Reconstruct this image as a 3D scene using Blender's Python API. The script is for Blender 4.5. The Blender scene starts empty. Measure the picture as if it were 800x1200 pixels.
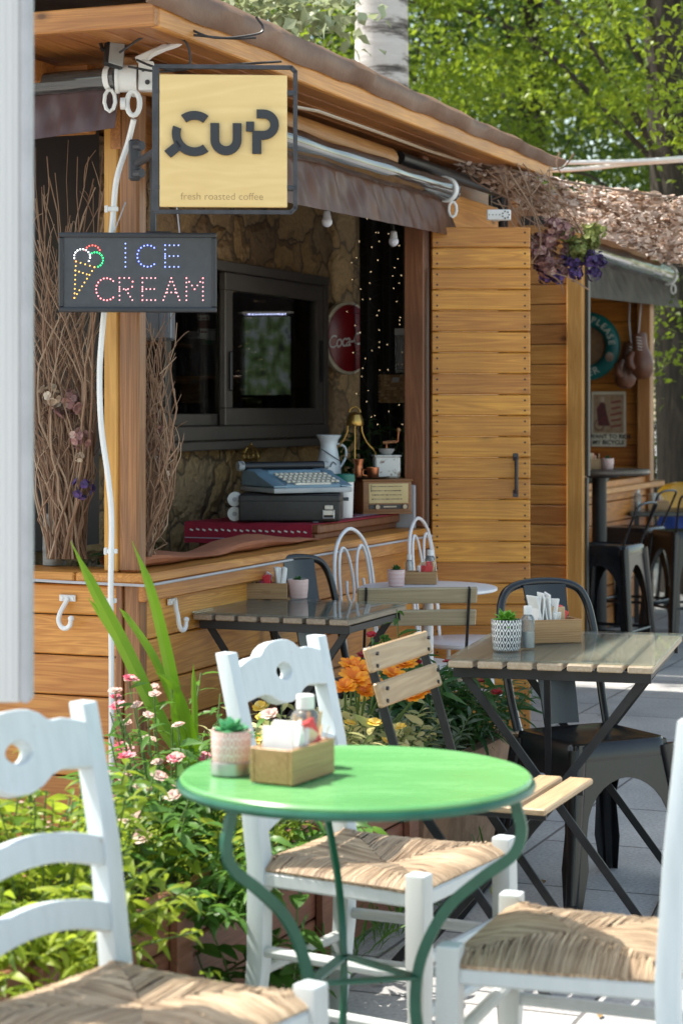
import bpy, bmesh, math, random
import numpy as np
from mathutils import Vector, Matrix, Euler
R = math.radians
rnd = random.Random(7)
C = bpy.context.scene.collection
SC = bpy.context.scene
F, HY, CX, CZ = 2400.0, 480.0, 400.0, 1.37

def P(px, py, d):                 # where a sight line meets a distance
    return Vector(((px - CX) / F * d, d, CZ - (py - HY) / F * d))
def G(px, py, z):                 # where a sight line meets a height
    return P(px, py, (CZ - z) * F / (py - HY))

KANG = math.atan2(.93, .368)
KX, KY = -.60, 6.10
_u = Vector((math.cos(KANG), math.sin(KANG), 0)); _n = Vector((math.sin(KANG), -math.cos(KANG), 0))
def KP(a, b, z=0):                # along the counter wall, out from it, up
    return Vector((KX, KY, 0)) + _u * a + _n * b + Vector((0, 0, z))

# ------------------------------------------------------------------ mesh builder
def frame_from(p, q, up=(0, 0, 1)):
    p, q = Vector(p), Vector(q); z = (q - p).normalized(); up = Vector(up)
    x = up.cross(z)
    if x.length < 1e-4: x = Vector((1, 0, 0)).cross(z)
    x.normalize(); y = z.cross(x)
    return Matrix(((x.x, y.x, z.x, 0), (x.y, y.y, z.y, 0), (x.z, y.z, z.z, 0), (0, 0, 0, 1)))

class MB:
    def __init__(s): s.bm = bmesh.new()
    def box(s, c, size, rot=None, bevel=.002, M=None, seg=1):
        r = bmesh.ops.create_cube(s.bm, size=1.0); vs = r['verts']
        m = Matrix.Translation(Vector(c))
        if rot is not None: m = m @ (rot if isinstance(rot, Matrix) else Euler(rot).to_matrix().to_4x4())
        m = m @ Matrix.Diagonal((size[0], size[1], size[2], 1))
        if M is not None: m = M @ m
        bmesh.ops.transform(s.bm, matrix=m, verts=vs)
        if bevel:
            es = set(e for v in vs for e in v.link_edges)
            bmesh.ops.bevel(s.bm, geom=list(es), offset=min(bevel, min(size) * .45), segments=seg, affect='EDGES', profile=.6)
        return s
    def bar(s, p, q, w, t, up=(0, 0, 1), bevel=.002, ext=0):
        p, q = Vector(p), Vector(q); m = frame_from(p, q, up); L = (q - p).length + ext
        return s.box((p + q) / 2, (w, t, L), m, bevel)
    def tube(s, pts, r, n=8, closed=False, cap=True, flat=None):
        pts = [Vector(p) for p in pts]; N = len(pts)
        rr = [r] * N if not hasattr(r, '__len__') else list(r)
        tang = []
        for i in range(N):
            a = pts[i - 1] if (i > 0 or closed) else pts[0]; b = pts[(i + 1) % N] if (i < N - 1 or closed) else pts[-1]
            tang.append((b - a).normalized() if (b - a).length > 1e-9 else Vector((0, 0, 1)))
        t0 = tang[0]; x = t0.orthogonal().normalized(); rings = []
        for i in range(N):
            t = tang[i]; x = (x - t * x.dot(t))
            x = x.normalized() if x.length > 1e-6 else t.orthogonal().normalized()
            y = t.cross(x); ring = []
            for k in range(n):
                an = 2 * math.pi * k / n
                ring.append(s.bm.verts.new(pts[i] + (x * math.cos(an) + y * math.sin(an)) * rr[i]))
            rings.append(ring)
        M = N if closed else N - 1
        for i in range(M):
            A, B = rings[i], rings[(i + 1) % N]
            for k in range(n): s.bm.faces.new((A[k], A[(k + 1) % n], B[(k + 1) % n], B[k]))
        if cap and not closed:
            s.bm.faces.new(rings[0][::-1]); s.bm.faces.new(rings[-1])
        return s
    def lathe(s, prof, n=24, M=None, cap=True):
        rings = []; M = M or Matrix()
        for r, z in prof:
            rings.append([s.bm.verts.new(M @ Vector((max(r, 1e-5) * math.cos(2 * math.pi * k / n), max(r, 1e-5) * math.sin(2 * math.pi * k / n), z))) for k in range(n)])
        for A, B in zip(rings, rings[1:]):
            for k in range(n): s.bm.faces.new((A[k], A[(k + 1) % n], B[(k + 1) % n], B[k]))
        if cap:
            s.bm.faces.new(rings[0][::-1]); s.bm.faces.new(rings[-1])
        return s
    def ball(s, c, r, sc=(1, 1, 1), sub=2):
        q = bmesh.ops.create_icosphere(s.bm, subdivisions=sub, radius=r)
        bmesh.ops.transform(s.bm, matrix=Matrix.Translation(Vector(c)) @ Matrix.Diagonal((*sc, 1)), verts=q['verts']); return s
    def mesh(s, me, M=None):
        k = len(s.bm.verts); s.bm.from_mesh(me); s.bm.verts.ensure_lookup_table()
        if M is not None: bmesh.ops.transform(s.bm, matrix=M, verts=s.bm.verts[k:])
        bpy.data.meshes.remove(me); return s
    def shape(s, loops, depth, M=None, bevel=0):      # outlines with holes, extruded
        cu = bpy.data.curves.new('outline', 'CURVE'); cu.dimensions = '2D'; cu.fill_mode = 'BOTH'
        cu.extrude = depth / 2; cu.bevel_depth = bevel; cu.bevel_resolution = 1; cu.offset = -bevel
        for lp in loops:
            sp = cu.splines.new('POLY'); sp.points.add(len(lp) - 1)
            for q, v in zip(sp.points, lp): q.co = (v[0], v[1], 0, 1)
            sp.use_cyclic_u = True
        return s._conv(cu, M)
    def text(s, string, size, M=None, depth=.002, align='CENTER', space=1.0, offset=0):
        cu = bpy.data.curves.new('lettering', 'FONT'); cu.body = string; cu.size = size; cu.extrude = depth / 2
        cu.align_x = align; cu.align_y = 'CENTER'; cu.space_character = space; cu.offset = offset; cu.resolution_u = 4
        return s._conv(cu, M)
    def _conv(s, cu, M):
        o = bpy.data.objects.new('outline', cu); C.objects.link(o)
        dg = bpy.context.evaluated_depsgraph_get(); dg.update()
        me = bpy.data.meshes.new_from_object(o.evaluated_get(dg))
        bpy.data.objects.remove(o); bpy.data.curves.remove(cu)
        return s.mesh(me, M)
    def sheet(s, grid):                                 # rows of points
        vs = [[s.bm.verts.new(Vector(p)) for p in row] for row in grid]
        for A, B in zip(vs, vs[1:]):
            for k in range(len(A) - 1): s.bm.faces.new((A[k], A[k + 1], B[k + 1], B[k]))
        return s
    def build(s, name, mat, parent=None, world=False, angle=35, thick=0):
        if thick:
            bmesh.ops.recalc_face_normals(s.bm, faces=s.bm.faces)
            bmesh.ops.solidify(s.bm, geom=s.bm.faces[:], thickness=thick)
        if parent is not None and world:
            bmesh.ops.transform(s.bm, matrix=root_matrix(parent).inverted(), verts=s.bm.verts)
        bmesh.ops.recalc_face_normals(s.bm, faces=s.bm.faces)
        me = bpy.data.meshes.new(name); s.bm.to_mesh(me); s.bm.free()
        if angle:
            me.shade_smooth(); me.set_sharp_from_angle(angle=R(angle))
        return link(name, me, mat, parent)

def link(name, me, mat, parent=None):
    if mat: me.materials.append(mat)
    o = bpy.data.objects.new(name, me); C.objects.link(o); o.parent = parent; return o
def root_matrix(o):
    while o.parent: o = o.parent
    return Matrix.Translation(o.location) @ o.rotation_euler.to_matrix().to_4x4() @ Matrix.Diagonal((*o.scale, 1))
def tag(o, label=None, cat=None, group=None, kind=None):
    for k, v in (('label', label), ('category', cat), ('group', group), ('kind', kind)):
        if v: o[k] = v
    return o
def thing(name, label, cat, loc=(0, 0, 0), rz=0, group=None):
    o = bpy.data.objects.new(name, None); C.objects.link(o); o.empty_display_size = .1
    o.location = loc; o.rotation_euler = (0, 0, rz); return tag(o, label, cat, group)
KIDS = lambda o: [c for c in bpy.data.objects if c.parent == o]
def copy_tree(o, loc=None, rz=None, label=None, parent=None):
    c = o.copy(); C.objects.link(c); c.parent = parent
    if loc is not None: c.location = loc
    if rz is not None: c.rotation_euler = (0, 0, rz)
    if label: c['label'] = label
    for ch in KIDS(o): copy_tree(ch, parent=c)
    return c
def face(fx, fy):                 # yaw that turns local +y to (fx, fy)
    return math.atan2(fy, fx) - math.pi / 2
def arc(cx, cy, r, a0, a1, n=12, ry=None):
    ry = ry or r
    return [(cx + r * math.cos(R(a0 + (a1 - a0) * i / n)), cy + ry * math.sin(R(a0 + (a1 - a0) * i / n))) for i in range(n + 1)]
def spline(pts, n=8):             # Catmull-Rom through points
    pts = [Vector(p) for p in pts]; q = [pts[0] * 2 - pts[1]] + pts + [pts[-1] * 2 - pts[-2]]; out = []
    for i in range(1, len(q) - 2):
        a, b, c, d = q[i - 1:i + 3]
        for k in range(n):
            t = k / n
            out.append(.5 * ((2 * b) + (c - a) * t + (2 * a - 5 * b + 4 * c - d) * t * t + (3 * b - a - 3 * c + d) * t ** 3))
    return out + [pts[-1]]
FRONT = Matrix.Rotation(R(90), 4, 'X')       # drawing plane facing -y

# ------------------------------------------------------------------ materials
def nt(name):
    m = bpy.data.materials.new(name); m.use_nodes = True; t = m.node_tree
    return m, t, t.nodes['Principled BSDF'], t.nodes['Material Output']
def N(t, kind, **kw):
    n = t.nodes.new('ShaderNode' + kind)
    for k, v in kw.items():
        if k in n.inputs: n.inputs[k].default_value = v
        else: setattr(n, k, v)
    return n
def ramp(t, fac, stops):
    r = N(t, 'ValToRGB'); e = r.color_ramp.elements
    while len(e) > 1: e.remove(e[-1])
    e[0].position = stops[0][0]; e[0].color = (*stops[0][1], 1)
    for p, c in stops[1:]:
        x = e.new(p); x.color = (*c, 1)
    t.links.new(fac, r.inputs[0]); return r.outputs[0]
def mixc(t, fac, a, b, mode='MIX'):
    n = N(t, 'Mix', data_type='RGBA', blend_type=mode)
    for sock, v in ((n.inputs[0], fac), (n.inputs[6], a), (n.inputs[7], b)):
        if hasattr(v, 'is_output'): t.links.new(v, sock)
        else: sock.default_value = v if isinstance(v, (int, float)) else (*v, 1)
    return n.outputs[2]
def math_(t, op, a, b=0, c=0):
    n = N(t, 'Math', operation=op)
    for i, v in enumerate((a, b, c)):
        if hasattr(v, 'is_output'): t.links.new(v, n.inputs[i])
        else: n.inputs[i].default_value = v
    return n.outputs[0]
def coords(t, scale=(1, 1, 1), island=True, rot=(0, 0, 0)):
    tc = N(t, 'TexCoord'); mp = N(t, 'Mapping'); mp.inputs['Scale'].default_value = scale; mp.inputs['Rotation'].default_value = rot
    t.links.new(tc.outputs['Object'], mp.inputs[0])
    if island:
        g = N(t, 'NewGeometry'); add = N(t, 'VectorMath', operation='ADD'); mu = N(t, 'VectorMath', operation='SCALE')
        cb = N(t, 'CombineXYZ'); 
        for i in range(3): t.links.new(math_(t, 'MULTIPLY', g.outputs['Random Per Island'], (37, 53, 71)[i]), cb.inputs[i])
        t.links.new(mp.outputs[0], add.inputs[0]); t.links.new(cb.outputs[0], add.inputs[1])
        return add.outputs[0], g.outputs['Random Per Island']
    return mp.outputs[0], None
def bumped(t, bs, h, strength, dist=.01):
    b = N(t, 'Bump'); b.inputs['Strength'].default_value = strength; b.inputs['Distance'].default_value = dist
    t.links.new(h, b.inputs['Height']); t.links.new(b.outputs[0], bs.inputs['Normal'])

def plain(name, c, c2=None, scale=12, stretch=(1, 1, 1), rough=.5, metal=0, bump=0, island=0, lo=.35, hi=.65, coat=0, emit=None, es=1, bdist=.004, rvar=.0, spec=.5):
    m, t, bs, out = nt(name)
    v, isl = coords(t, tuple(scale * k for k in stretch), bool(island))
    nz = N(t, 'TexNoise'); nz.inputs['Scale'].default_value = 1; nz.inputs['Detail'].default_value = 8; nz.inputs['Roughness'].default_value = .62
    t.links.new(v, nz.inputs['Vector'])
    col = ramp(t, nz.outputs[0], [(lo, c), (hi, c2 or tuple(k * .82 for k in c))])
    if island:
        hs = N(t, 'HueSaturation'); t.links.new(col, hs.inputs['Color'])
        t.links.new(math_(t, 'MULTIPLY_ADD', isl, island * 2, 1 - island), hs.inputs['Value']); col = hs.outputs[0]
    t.links.new(col, bs.inputs['Base Color'])
    bs.inputs['Roughness'].default_value = rough; bs.inputs['Metallic'].default_value = metal
    bs.inputs['Coat Weight'].default_value = coat; bs.inputs['Specular IOR Level'].default_value = spec
    if rvar: t.links.new(math_(t, 'MULTIPLY_ADD', nz.outputs[0], rvar, rough - rvar / 2), bs.inputs['Roughness'])
    if bump: bumped(t, bs, nz.outputs[0], bump, bdist)
    if emit: bs.inputs['Emission Color'].default_value = (*emit, 1); bs.inputs['Emission Strength'].default_value = es
    return m

def wood(name, light, dark, axis=0, grain=16, along=.7, rough=.45, knots=.055, var=.16, coat=0.0, bump=.25, weather=None):
    m, t, bs, out = nt(name)
    sc = [grain] * 3; sc[axis] = along
    v, isl = coords(t, tuple(sc))
    n1 = N(t, 'TexNoise'); n1.inputs['Scale'].default_value = 1.0; n1.inputs['Detail'].default_value = 3; n1.inputs['Distortion'].default_value = 1.2
    t.links.new(v, n1.inputs['Vector'])
    rings = math_(t, 'FRACT', math_(t, 'MULTIPLY', n1.outputs[0], 9.0))
    rings = math_(t, 'ABSOLUTE', math_(t, 'SUBTRACT', rings, .5))
    n2 = N(t, 'TexNoise'); n2.inputs['Scale'].default_value = 7; n2.inputs['Detail'].default_value = 6
    t.links.new(v, n2.inputs['Vector'])
    g = math_(t, 'ADD', math_(t, 'MULTIPLY', rings, .75), math_(t, 'MULTIPLY', n2.outputs[0], .62))
    mid = tuple((a + b) / 2 for a, b in zip(light, dark))
    col = ramp(t, g, [(.20, dark), (.40, tuple(.6 * a + .4 * b for a, b in zip(mid, dark))), (.54, mid), (.74, light)])
    sk = [6.2] * 3; sk[axis] = 3.6
    vk, _ = coords(t, tuple(sk))
    vo = N(t, 'TexVoronoi', feature='F1'); vo.inputs['Scale'].default_value = 1; t.links.new(vk, vo.inputs['Vector'])
    k = ramp(t, vo.outputs['Distance'], [(0, (1, 1, 1)), (knots * 1.1, (.85, .85, .85)), (knots * 1.5, (.35, .35, .35)), (knots * 2.6, (0, 0, 0))])
    sc_ = N(t, 'SeparateColor'); t.links.new(vo.outputs['Color'], sc_.inputs[0]); k = math_(t, 'MULTIPLY', k, math_(t, 'GREATER_THAN', sc_.outputs[0], .62))
    col = mixc(t, math_(t, 'MULTIPLY', k, .95), col, tuple(c * .22 for c in dark))
    big = N(t, 'TexNoise'); big.inputs['Scale'].default_value = 2.2; big.inputs['Detail'].default_value = 5
    tc = N(t, 'TexCoord'); t.links.new(tc.outputs['Object'], big.inputs['Vector'])
    col = mixc(t, ramp(t, big.outputs[0], [(.42, (0, 0, 0)), (.72, (.55, .55, .55))]), col, weather or tuple(c * .55 for c in dark))
    hs = N(t, 'HueSaturation'); t.links.new(col, hs.inputs['Color'])
    t.links.new(math_(t, 'MULTIPLY_ADD', isl, var * 2, 1 - var), hs.inputs['Value'])
    t.links.new(math_(t, 'MULTIPLY_ADD', isl, .012, .494), hs.inputs['Hue'])
    t.links.new(hs.outputs[0], bs.inputs['Base Color'])
    bs.inputs['Coat Weight'].default_value = coat; bs.inputs['Coat Roughness'].default_value = .3
    t.links.new(math_(t, 'MULTIPLY_ADD', n2.outputs[0], .25, rough - .12), bs.inputs['Roughness'])
    bumped(t, bs, g, bump, .003)
    return m

def leafmat(name, a, b, back, trans=.4, rough=.42, patch=3.0):
    m, t, bs, out = nt(name)
    g = N(t, 'NewGeometry'); rp = g.outputs['Random Per Island']
    tc = N(t, 'TexCoord'); nz = N(t, 'TexNoise'); nz.inputs['Scale'].default_value = patch; nz.inputs['Detail'].default_value = 3; t.links.new(tc.outputs['Object'], nz.inputs['Vector'])
    f = math_(t, 'ADD', math_(t, 'MULTIPLY', rp, .55), math_(t, 'MULTIPLY_ADD', nz.outputs[0], 1.5, -.5))
    col = ramp(t, f, [(.1, a), (.85, b)])
    t.links.new(col, bs.inputs['Base Color']); bs.inputs['Roughness'].default_value = rough; bs.inputs['Specular IOR Level'].default_value = .35
    tr = N(t, 'BsdfTranslucent'); t.links.new(mixc(t, .5, col, back), tr.inputs[0])
    mx = N(t, 'MixShader'); mx.inputs[0].default_value = trans
    t.links.new(bs.outputs[0], mx.inputs[1]); t.links.new(tr.outputs[0], mx.inputs[2]); t.links.new(mx.outputs[0], out.inputs[0])
    return m

def thin_glass(name, tint=(.92, .96, .95), rough=.02, refl=1.0, haze=0, hazecol=(.6, .62, .65)):
    m, t, bs, out = nt(name)
    tr = N(t, 'BsdfTransparent'); tr.inputs[0].default_value = (*tint, 1)
    gl = N(t, 'BsdfGlossy'); gl.inputs['Roughness'].default_value = rough
    fr = N(t, 'Fresnel'); fr.inputs[0].default_value = 1.5
    mx = N(t, 'MixShader'); t.links.new(math_(t, 'MULTIPLY', fr.outputs[0], refl), mx.inputs[0])
    t.links.new(tr.outputs[0], mx.inputs[1]); t.links.new(gl.outputs[0], mx.inputs[2]); last = mx.outputs[0]
    if haze:
        df = N(t, 'BsdfDiffuse'); df.inputs[0].default_value = (*hazecol, 1)
        m2 = N(t, 'MixShader'); m2.inputs[0].default_value = haze; t.links.new(last, m2.inputs[1]); t.links.new(df.outputs[0], m2.inputs[2]); last = m2.outputs[0]
    t.links.new(last, out.inputs[0]); return m

def islands(name, cols, rough=.7, trans=0, bumpy=0):  # each loose piece takes one of several colours
    m, t, bs, out = nt(name)
    g = N(t, 'NewGeometry'); r = N(t, 'ValToRGB'); r.color_ramp.interpolation = 'CONSTANT'; e = r.color_ramp.elements
    e[0].position = 0; e[0].color = (*cols[0], 1); e[1].position = 1 / len(cols); e[1].color = (*cols[1], 1)
    for i, c in enumerate(cols[2:]): x = e.new((i + 2) / len(cols)); x.color = (*c, 1)
    t.links.new(g.outputs['Random Per Island'], r.inputs[0]); t.links.new(r.outputs[0], bs.inputs['Base Color'])
    bs.inputs['Roughness'].default_value = rough
    if trans:
        tr = N(t, 'BsdfTranslucent'); t.links.new(r.outputs[0], tr.inputs[0]); mx = N(t, 'MixShader'); mx.inputs[0].default_value = trans
        t.links.new(bs.outputs[0], mx.inputs[1]); t.links.new(tr.outputs[0], mx.inputs[2]); t.links.new(mx.outputs[0], out.inputs[0])
    return m

PL, PD = (.58, .225, .034), (.33, .095, .012)
pine_x = wood('varnished_pine_along', PL, PD, 0)
pine_y = wood('varnished_pine_across', PL, PD, 1)
pine_z = wood('varnished_pine_upright', PL, PD, 2)
pine_door = wood('golden_pine_boards', (.66, .30, .044), (.42, .150, .017), 0, coat=.08, var=.22, knots=.075)
pine_low_x = wood('weathered_pine_along', (.66, .305, .068), (.43, .155, .027), 0, weather=(.24, .085, .022), var=.2, knots=.065)
pine_low_y = wood('weathered_pine_across', (.66, .305, .068), (.43, .155, .027), 1, weather=(.24, .085, .022), var=.2, knots=.065)
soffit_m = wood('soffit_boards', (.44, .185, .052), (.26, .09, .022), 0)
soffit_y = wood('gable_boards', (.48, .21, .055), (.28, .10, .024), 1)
fascia_m = wood('orange_fascia', (.66, .31, .075), (.46, .185, .036), 0, knots=.03)
red_wood = wood('reddish_jamb', (.27, .105, .045), (.16, .055, .022), 2)
dark_beam = wood('brown_beam', (.38, .165, .058), (.17, .068, .024), 2, weather=(.085, .045, .025))
yellow_beam = wood('yellow_post', (.62, .33, .075), (.47, .22, .04), 2, knots=.03)
radio_wood = wood('radio_veneer', (.34, .16, .055), (.22, .09, .03), 0, knots=0.0)
teak = wood('teak_slats', (.46, .37, .27), (.34, .26, .175), 1, rough=.5, knots=.02, weather=(.30, .25, .19))
teak_x = wood('teak_slats_across', (.46, .33, .19), (.33, .215, .115), 0, rough=.5, knots=.02, weather=(.36, .27, .17))
grey_teak = wood('weathered_slats', (.36, .28, .20), (.22, .16, .11), 1, rough=.5, knots=.02, weather=(.20, .16, .12))
box_wood = wood('condiment_wood', (.40, .235, .11), (.26, .13, .05), 0, grain=30, knots=.0)
planter_wood = wood('red_brown_planter', (.30, .125, .075), (.19, .075, .045), 0, knots=.02, var=.12)
ply = wood('birch_plywood', (.76, .55, .245), (.68, .47, .19), 0, grain=5, along=1.2, rough=.4, knots=0, var=0, bump=.05, weather=(.67, .46, .19))
def worn_paint():
    m, t, bs, out = nt('worn_blue_white_paint'); v, isl = coords(t, (9, 9, 1.2))
    n1 = N(t, 'TexNoise'); n1.inputs['Scale'].default_value = 6; n1.inputs['Detail'].default_value = 6; t.links.new(v, n1.inputs['Vector'])
    tc = N(t, 'TexCoord'); n2 = N(t, 'TexNoise'); n2.inputs['Scale'].default_value = 17; n2.inputs['Detail'].default_value = 9; n2.inputs['Roughness'].default_value = .7; t.links.new(tc.outputs['Object'], n2.inputs['Vector'])
    c = ramp(t, n1.outputs[0], [(.3, (.51, .565, .585)), (.55, (.55, .605, .63)), (.8, (.57, .625, .645))])
    c = mixc(t, ramp(t, n2.outputs[0], [(.66, (0, 0, 0)), (.70, (.75, .75, .75))]), c, (.36, .31, .25))
    ge = N(t, 'NewGeometry'); c = mixc(t, ramp(t, ge.outputs['Pointiness'], [(.56, (0, 0, 0)), (.66, (.45, .45, .45))]), c, (.42, .38, .32))
    t.links.new(c, bs.inputs['Base Color']); bs.inputs['Roughness'].default_value = .45; bumped(t, bs, n1.outputs[0], .25, .002); return m
white_paint = worn_paint()
white_metal = plain('white_metal', (.78, .78, .80), (.68, .68, .71), scale=9, rough=.35)
white_plastic = plain('white_plastic', (.76, .76, .75), (.68, .68, .67), scale=6, rough=.4)
pale_panel = plain('pale_panel', (.56, .555, .55), (.52, .515, .51), scale=3, stretch=(6, 6, .4), rough=.55)
grey_cord = plain('grey_cord', (.48, .48, .50), rough=.6)
black_metal = plain('black_metal', (.012, .013, .015), (.022, .023, .026), scale=14, rough=.42, rvar=.2, spec=.35)
gloss_black = plain('satin_black_steel', (.007, .008, .010), (.013, .014, .018), scale=8, rough=.24, rvar=.12, spec=.5)
iron = plain('iron_frame', (.035, .036, .042), (.06, .06, .068), scale=20, rough=.5, metal=.3)
black_plastic = plain('black_plastic', (.014, .014, .016), rough=.4)
green_top = plain('green_enamel_top', (.105, .315, .105), (.165, .375, .155), scale=6, stretch=(.7, 2.6, 1), rough=.26, rvar=.35, lo=.48, hi=.85)
green_iron = plain('green_iron', (.008, .075, .045), (.012, .10, .06), scale=20, rough=.35)
tarp = plain('brown_tarpaulin', (.115, .056, .032), (.20, .115, .074), scale=2.2, stretch=(1, 2, 1), rough=.5, spec=.3, bump=.5, bdist=.03)
vinyl = plain('brown_vinyl', (.075, .033, .019), (.125, .060, .038), scale=6, stretch=(3, 3, .5), rough=.3, spec=.09)
purple_vinyl = plain('faded_vinyl', (.065, .036, .036), (.095, .055, .056), scale=4, rough=.36)
clear_roll = plain('rolled_clear_plastic', (.022, .022, .022), (.15, .145, .14), scale=2.2, stretch=(.5, 5, 5), rough=.08, coat=.6, lo=.5, hi=.78)  # pale lengthwise streaks put gloss highlights into the colour
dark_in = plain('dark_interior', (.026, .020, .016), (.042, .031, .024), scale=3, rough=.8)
curtain_m = plain('black_curtain', (.010, .009, .009), (.018, .016, .015), scale=9, stretch=(3, 3, .4), rough=.9, bump=.5, bdist=.03)
winframe = plain('bronze_frame', (.10, .085, .072), (.12, .10, .088), scale=15, rough=.42, metal=.3)
brass = plain('brass', (.50, .31, .09), (.32, .19, .05), scale=18, rough=.3, metal=.9)
copper = plain('copper', (.50, .19, .09), (.33, .12, .06), scale=16, rough=.32, metal=.9)
enamel = plain('white_enamel', (.62, .68, .72), (.55, .61, .66), scale=10, rough=.25)
grey_steel = plain('grey_steel', (.17, .18, .20), (.12, .13, .15), scale=4, stretch=(8, 8, .5), rough=.42, metal=.5)
glass = thin_glass('clear_glass')
table_glass = thin_glass('table_glass', (.95, .975, .96), .015, .65, haze=.05, hazecol=(.5, .6, .55))
pane_glass = thin_glass('pane_glass', (.86, .86, .85), .02, .8)
bottle_glass = thin_glass('bottle_glass', (.80, .84, .84), .04, 1.3, haze=.14, hazecol=(.7, .72, .72))
straw = None
def make_straw(name, a, b, c):
    m, t, bs, out = nt(name)
    g = N(t, 'NewGeometry'); tc = N(t, 'TexCoord'); nz = N(t, 'TexNoise'); nz.inputs['Scale'].default_value = 11; nz.inputs['Detail'].default_value = 3
    t.links.new(tc.outputs['Object'], nz.inputs['Vector'])
    f = math_(t, 'ADD', math_(t, 'MULTIPLY', g.outputs['Random Per Island'], .5), math_(t, 'MULTIPLY', nz.outputs[0], .6))
    t.links.new(ramp(t, f, [(.15, a), (.5, b), (.85, c)]), bs.inputs['Base Color']); bs.inputs['Roughness'].default_value = .62
    return m
straw = make_straw('rush_straw', (.16, .10, .06), (.36, .255, .16), (.58, .45, .31))
paper = plain('napkin_paper', (.80, .80, .78), (.72, .72, .70), scale=30, rough=.8)

# stone facing: rounded irregular stones
def stone_mat():
    m, t, bs, out = nt('stone_facing')
    v, _ = coords(t, (3.6, 3.6, 4.4), False)
    nz = N(t, 'TexNoise'); nz.inputs['Scale'].default_value = 1.4; nz.inputs['Detail'].default_value = 3; t.links.new(v, nz.inputs['Vector'])
    ad = N(t, 'VectorMath', operation='MULTIPLY_ADD'); t.links.new(nz.outputs[1], ad.inputs[0]); ad.inputs[1].default_value = (1.1, 1.1, 1.1); t.links.new(v, ad.inputs[2])
    vo = N(t, 'TexVoronoi', feature='DISTANCE_TO_EDGE'); vo.inputs['Scale'].default_value = 1; t.links.new(ad.outputs[0], vo.inputs['Vector'])
    vc = N(t, 'TexVoronoi', feature='F1'); vc.inputs['Scale'].default_value = 1; t.links.new(ad.outputs[0], vc.inputs['Vector'])
    n2 = N(t, 'TexNoise'); n2.inputs['Scale'].default_value = 12; n2.inputs['Detail'].default_value = 8; t.links.new(v, n2.inputs['Vector'])
    sep = N(t, 'SeparateColor'); t.links.new(vc.outputs['Color'], sep.inputs[0])
    base = ramp(t, sep.outputs[0], [(0, (.38, .23, .09)), (.4, (.54, .33, .13)), (.7, (.43, .29, .15)), (1, (.28, .17, .08))])
    base = mixc(t, math_(t, 'MULTIPLY', n2.outputs[0], .8), base, (.15, .09, .04))
    joint = ramp(t, vo.outputs[0], [(.006, (1, 1, 1)), (.045, (0, 0, 0))])
    t.links.new(mixc(t, joint, base, (.12, .08, .045)), bs.inputs['Base Color']); bs.inputs['Roughness'].default_value = .8
    h = math_(t, 'ADD', math_(t, 'MINIMUM', math_(t, 'MULTIPLY', vo.outputs[0], 3), .6), math_(t, 'MULTIPLY', n2.outputs[0], .25))
    bumped(t, bs, h, 1.0, .06); return m
stone = stone_mat()

def paving():
    m, t, bs, out = nt('concrete_paving')
    v, _ = coords(t, (1, 1, 1), False, (0, 0, -KANG))
    br = N(t, 'TexBrick'); br.inputs['Scale'].default_value = 1; br.inputs['Brick Width'].default_value = .60; br.inputs['Row Height'].default_value = .60
    br.inputs['Mortar Size'].default_value = .006; br.inputs['Mortar Smooth'].default_value = .3; br.offset = 0.5; br.inputs['Bias'].default_value = 0
    br.inputs['Color1'].default_value = (.36, .355, .35, 1); br.inputs['Color2'].default_value = (.43, .42, .41, 1); br.inputs['Mortar'].default_value = (.13, .125, .12, 1)
    t.links.new(v, br.inputs['Vector'])
    n1 = N(t, 'TexNoise'); n1.inputs['Scale'].default_value = 3; n1.inputs['Detail'].default_value = 8; t.links.new(v, n1.inputs['Vector'])
    n2 = N(t, 'TexNoise'); n2.inputs['Scale'].default_value = 90; n2.inputs['Detail'].default_value = 3; t.links.new(v, n2.inputs['Vector'])
    c = mixc(t, .5, br.outputs[0], ramp(t, n1.outputs[0], [(.3, (.55, .55, .56)), (.7, (1.25, 1.24, 1.22))]), 'MULTIPLY')
    c = mixc(t, .28, c, ramp(t, n2.outputs[0], [(.35, (.3, .3, .3)), (.65, (1.4, 1.4, 1.4))]), 'MULTIPLY')
    t.links.new(c, bs.inputs['Base Color']); bs.inputs['Roughness'].default_value = .75
    bumped(t, bs, math_(t, 'ADD', math_(t, 'MULTIPLY', br.outputs['Fac'], -1.2), math_(t, 'MULTIPLY', n2.outputs[0], .3)), .5, .006)
    return m

# ------------------------------------------------------------------ camera, sky, sun
cam = bpy.data.cameras.new('camera'); co = bpy.data.objects.new('camera', cam); C.objects.link(co); SC.camera = co
co.location = (0, 0, CZ); co.rotation_euler = (R(90), 0, 0)
cam.sensor_fit = 'VERTICAL'; cam.sensor_height = 36; cam.sensor_width = 24; cam.lens = 72; cam.shift_y = -.1
cam.clip_end = 500; cam.clip_start = .05
cam.dof.use_dof = True; cam.dof.focus_distance = 6.3; cam.dof.aperture_fstop = 5.2
w = bpy.data.worlds.new('World'); SC.world = w; w.use_nodes = True; wt = w.node_tree
sky = wt.nodes.new('ShaderNodeTexSky'); sky.sky_type = 'NISHITA'; sky.sun_disc = False
LD = Vector((.55, -.20, -1.0)).normalized()
elev = math.asin(-LD.z); az = math.atan2(-LD.x, -LD.y)
sky.sun_elevation = elev; sky.sun_rotation = az; sky.air_density = 1.0; sky.dust_density = 1.5
bg = wt.nodes['Background']; bg.inputs[1].default_value = .15; wb = N(wt, 'Mix', data_type='RGBA', blend_type='MULTIPLY'); wb.inputs[0].default_value = 1; wb.inputs[7].default_value = (1.10, 1.0, .80, 1)
wt.links.new(sky.outputs[0], wb.inputs[6]); wt.links.new(wb.outputs[2], bg.inputs[0])
sun = bpy.data.lights.new('sun', 'SUN'); so = bpy.data.objects.new('sun', sun); C.objects.link(so)
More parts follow.
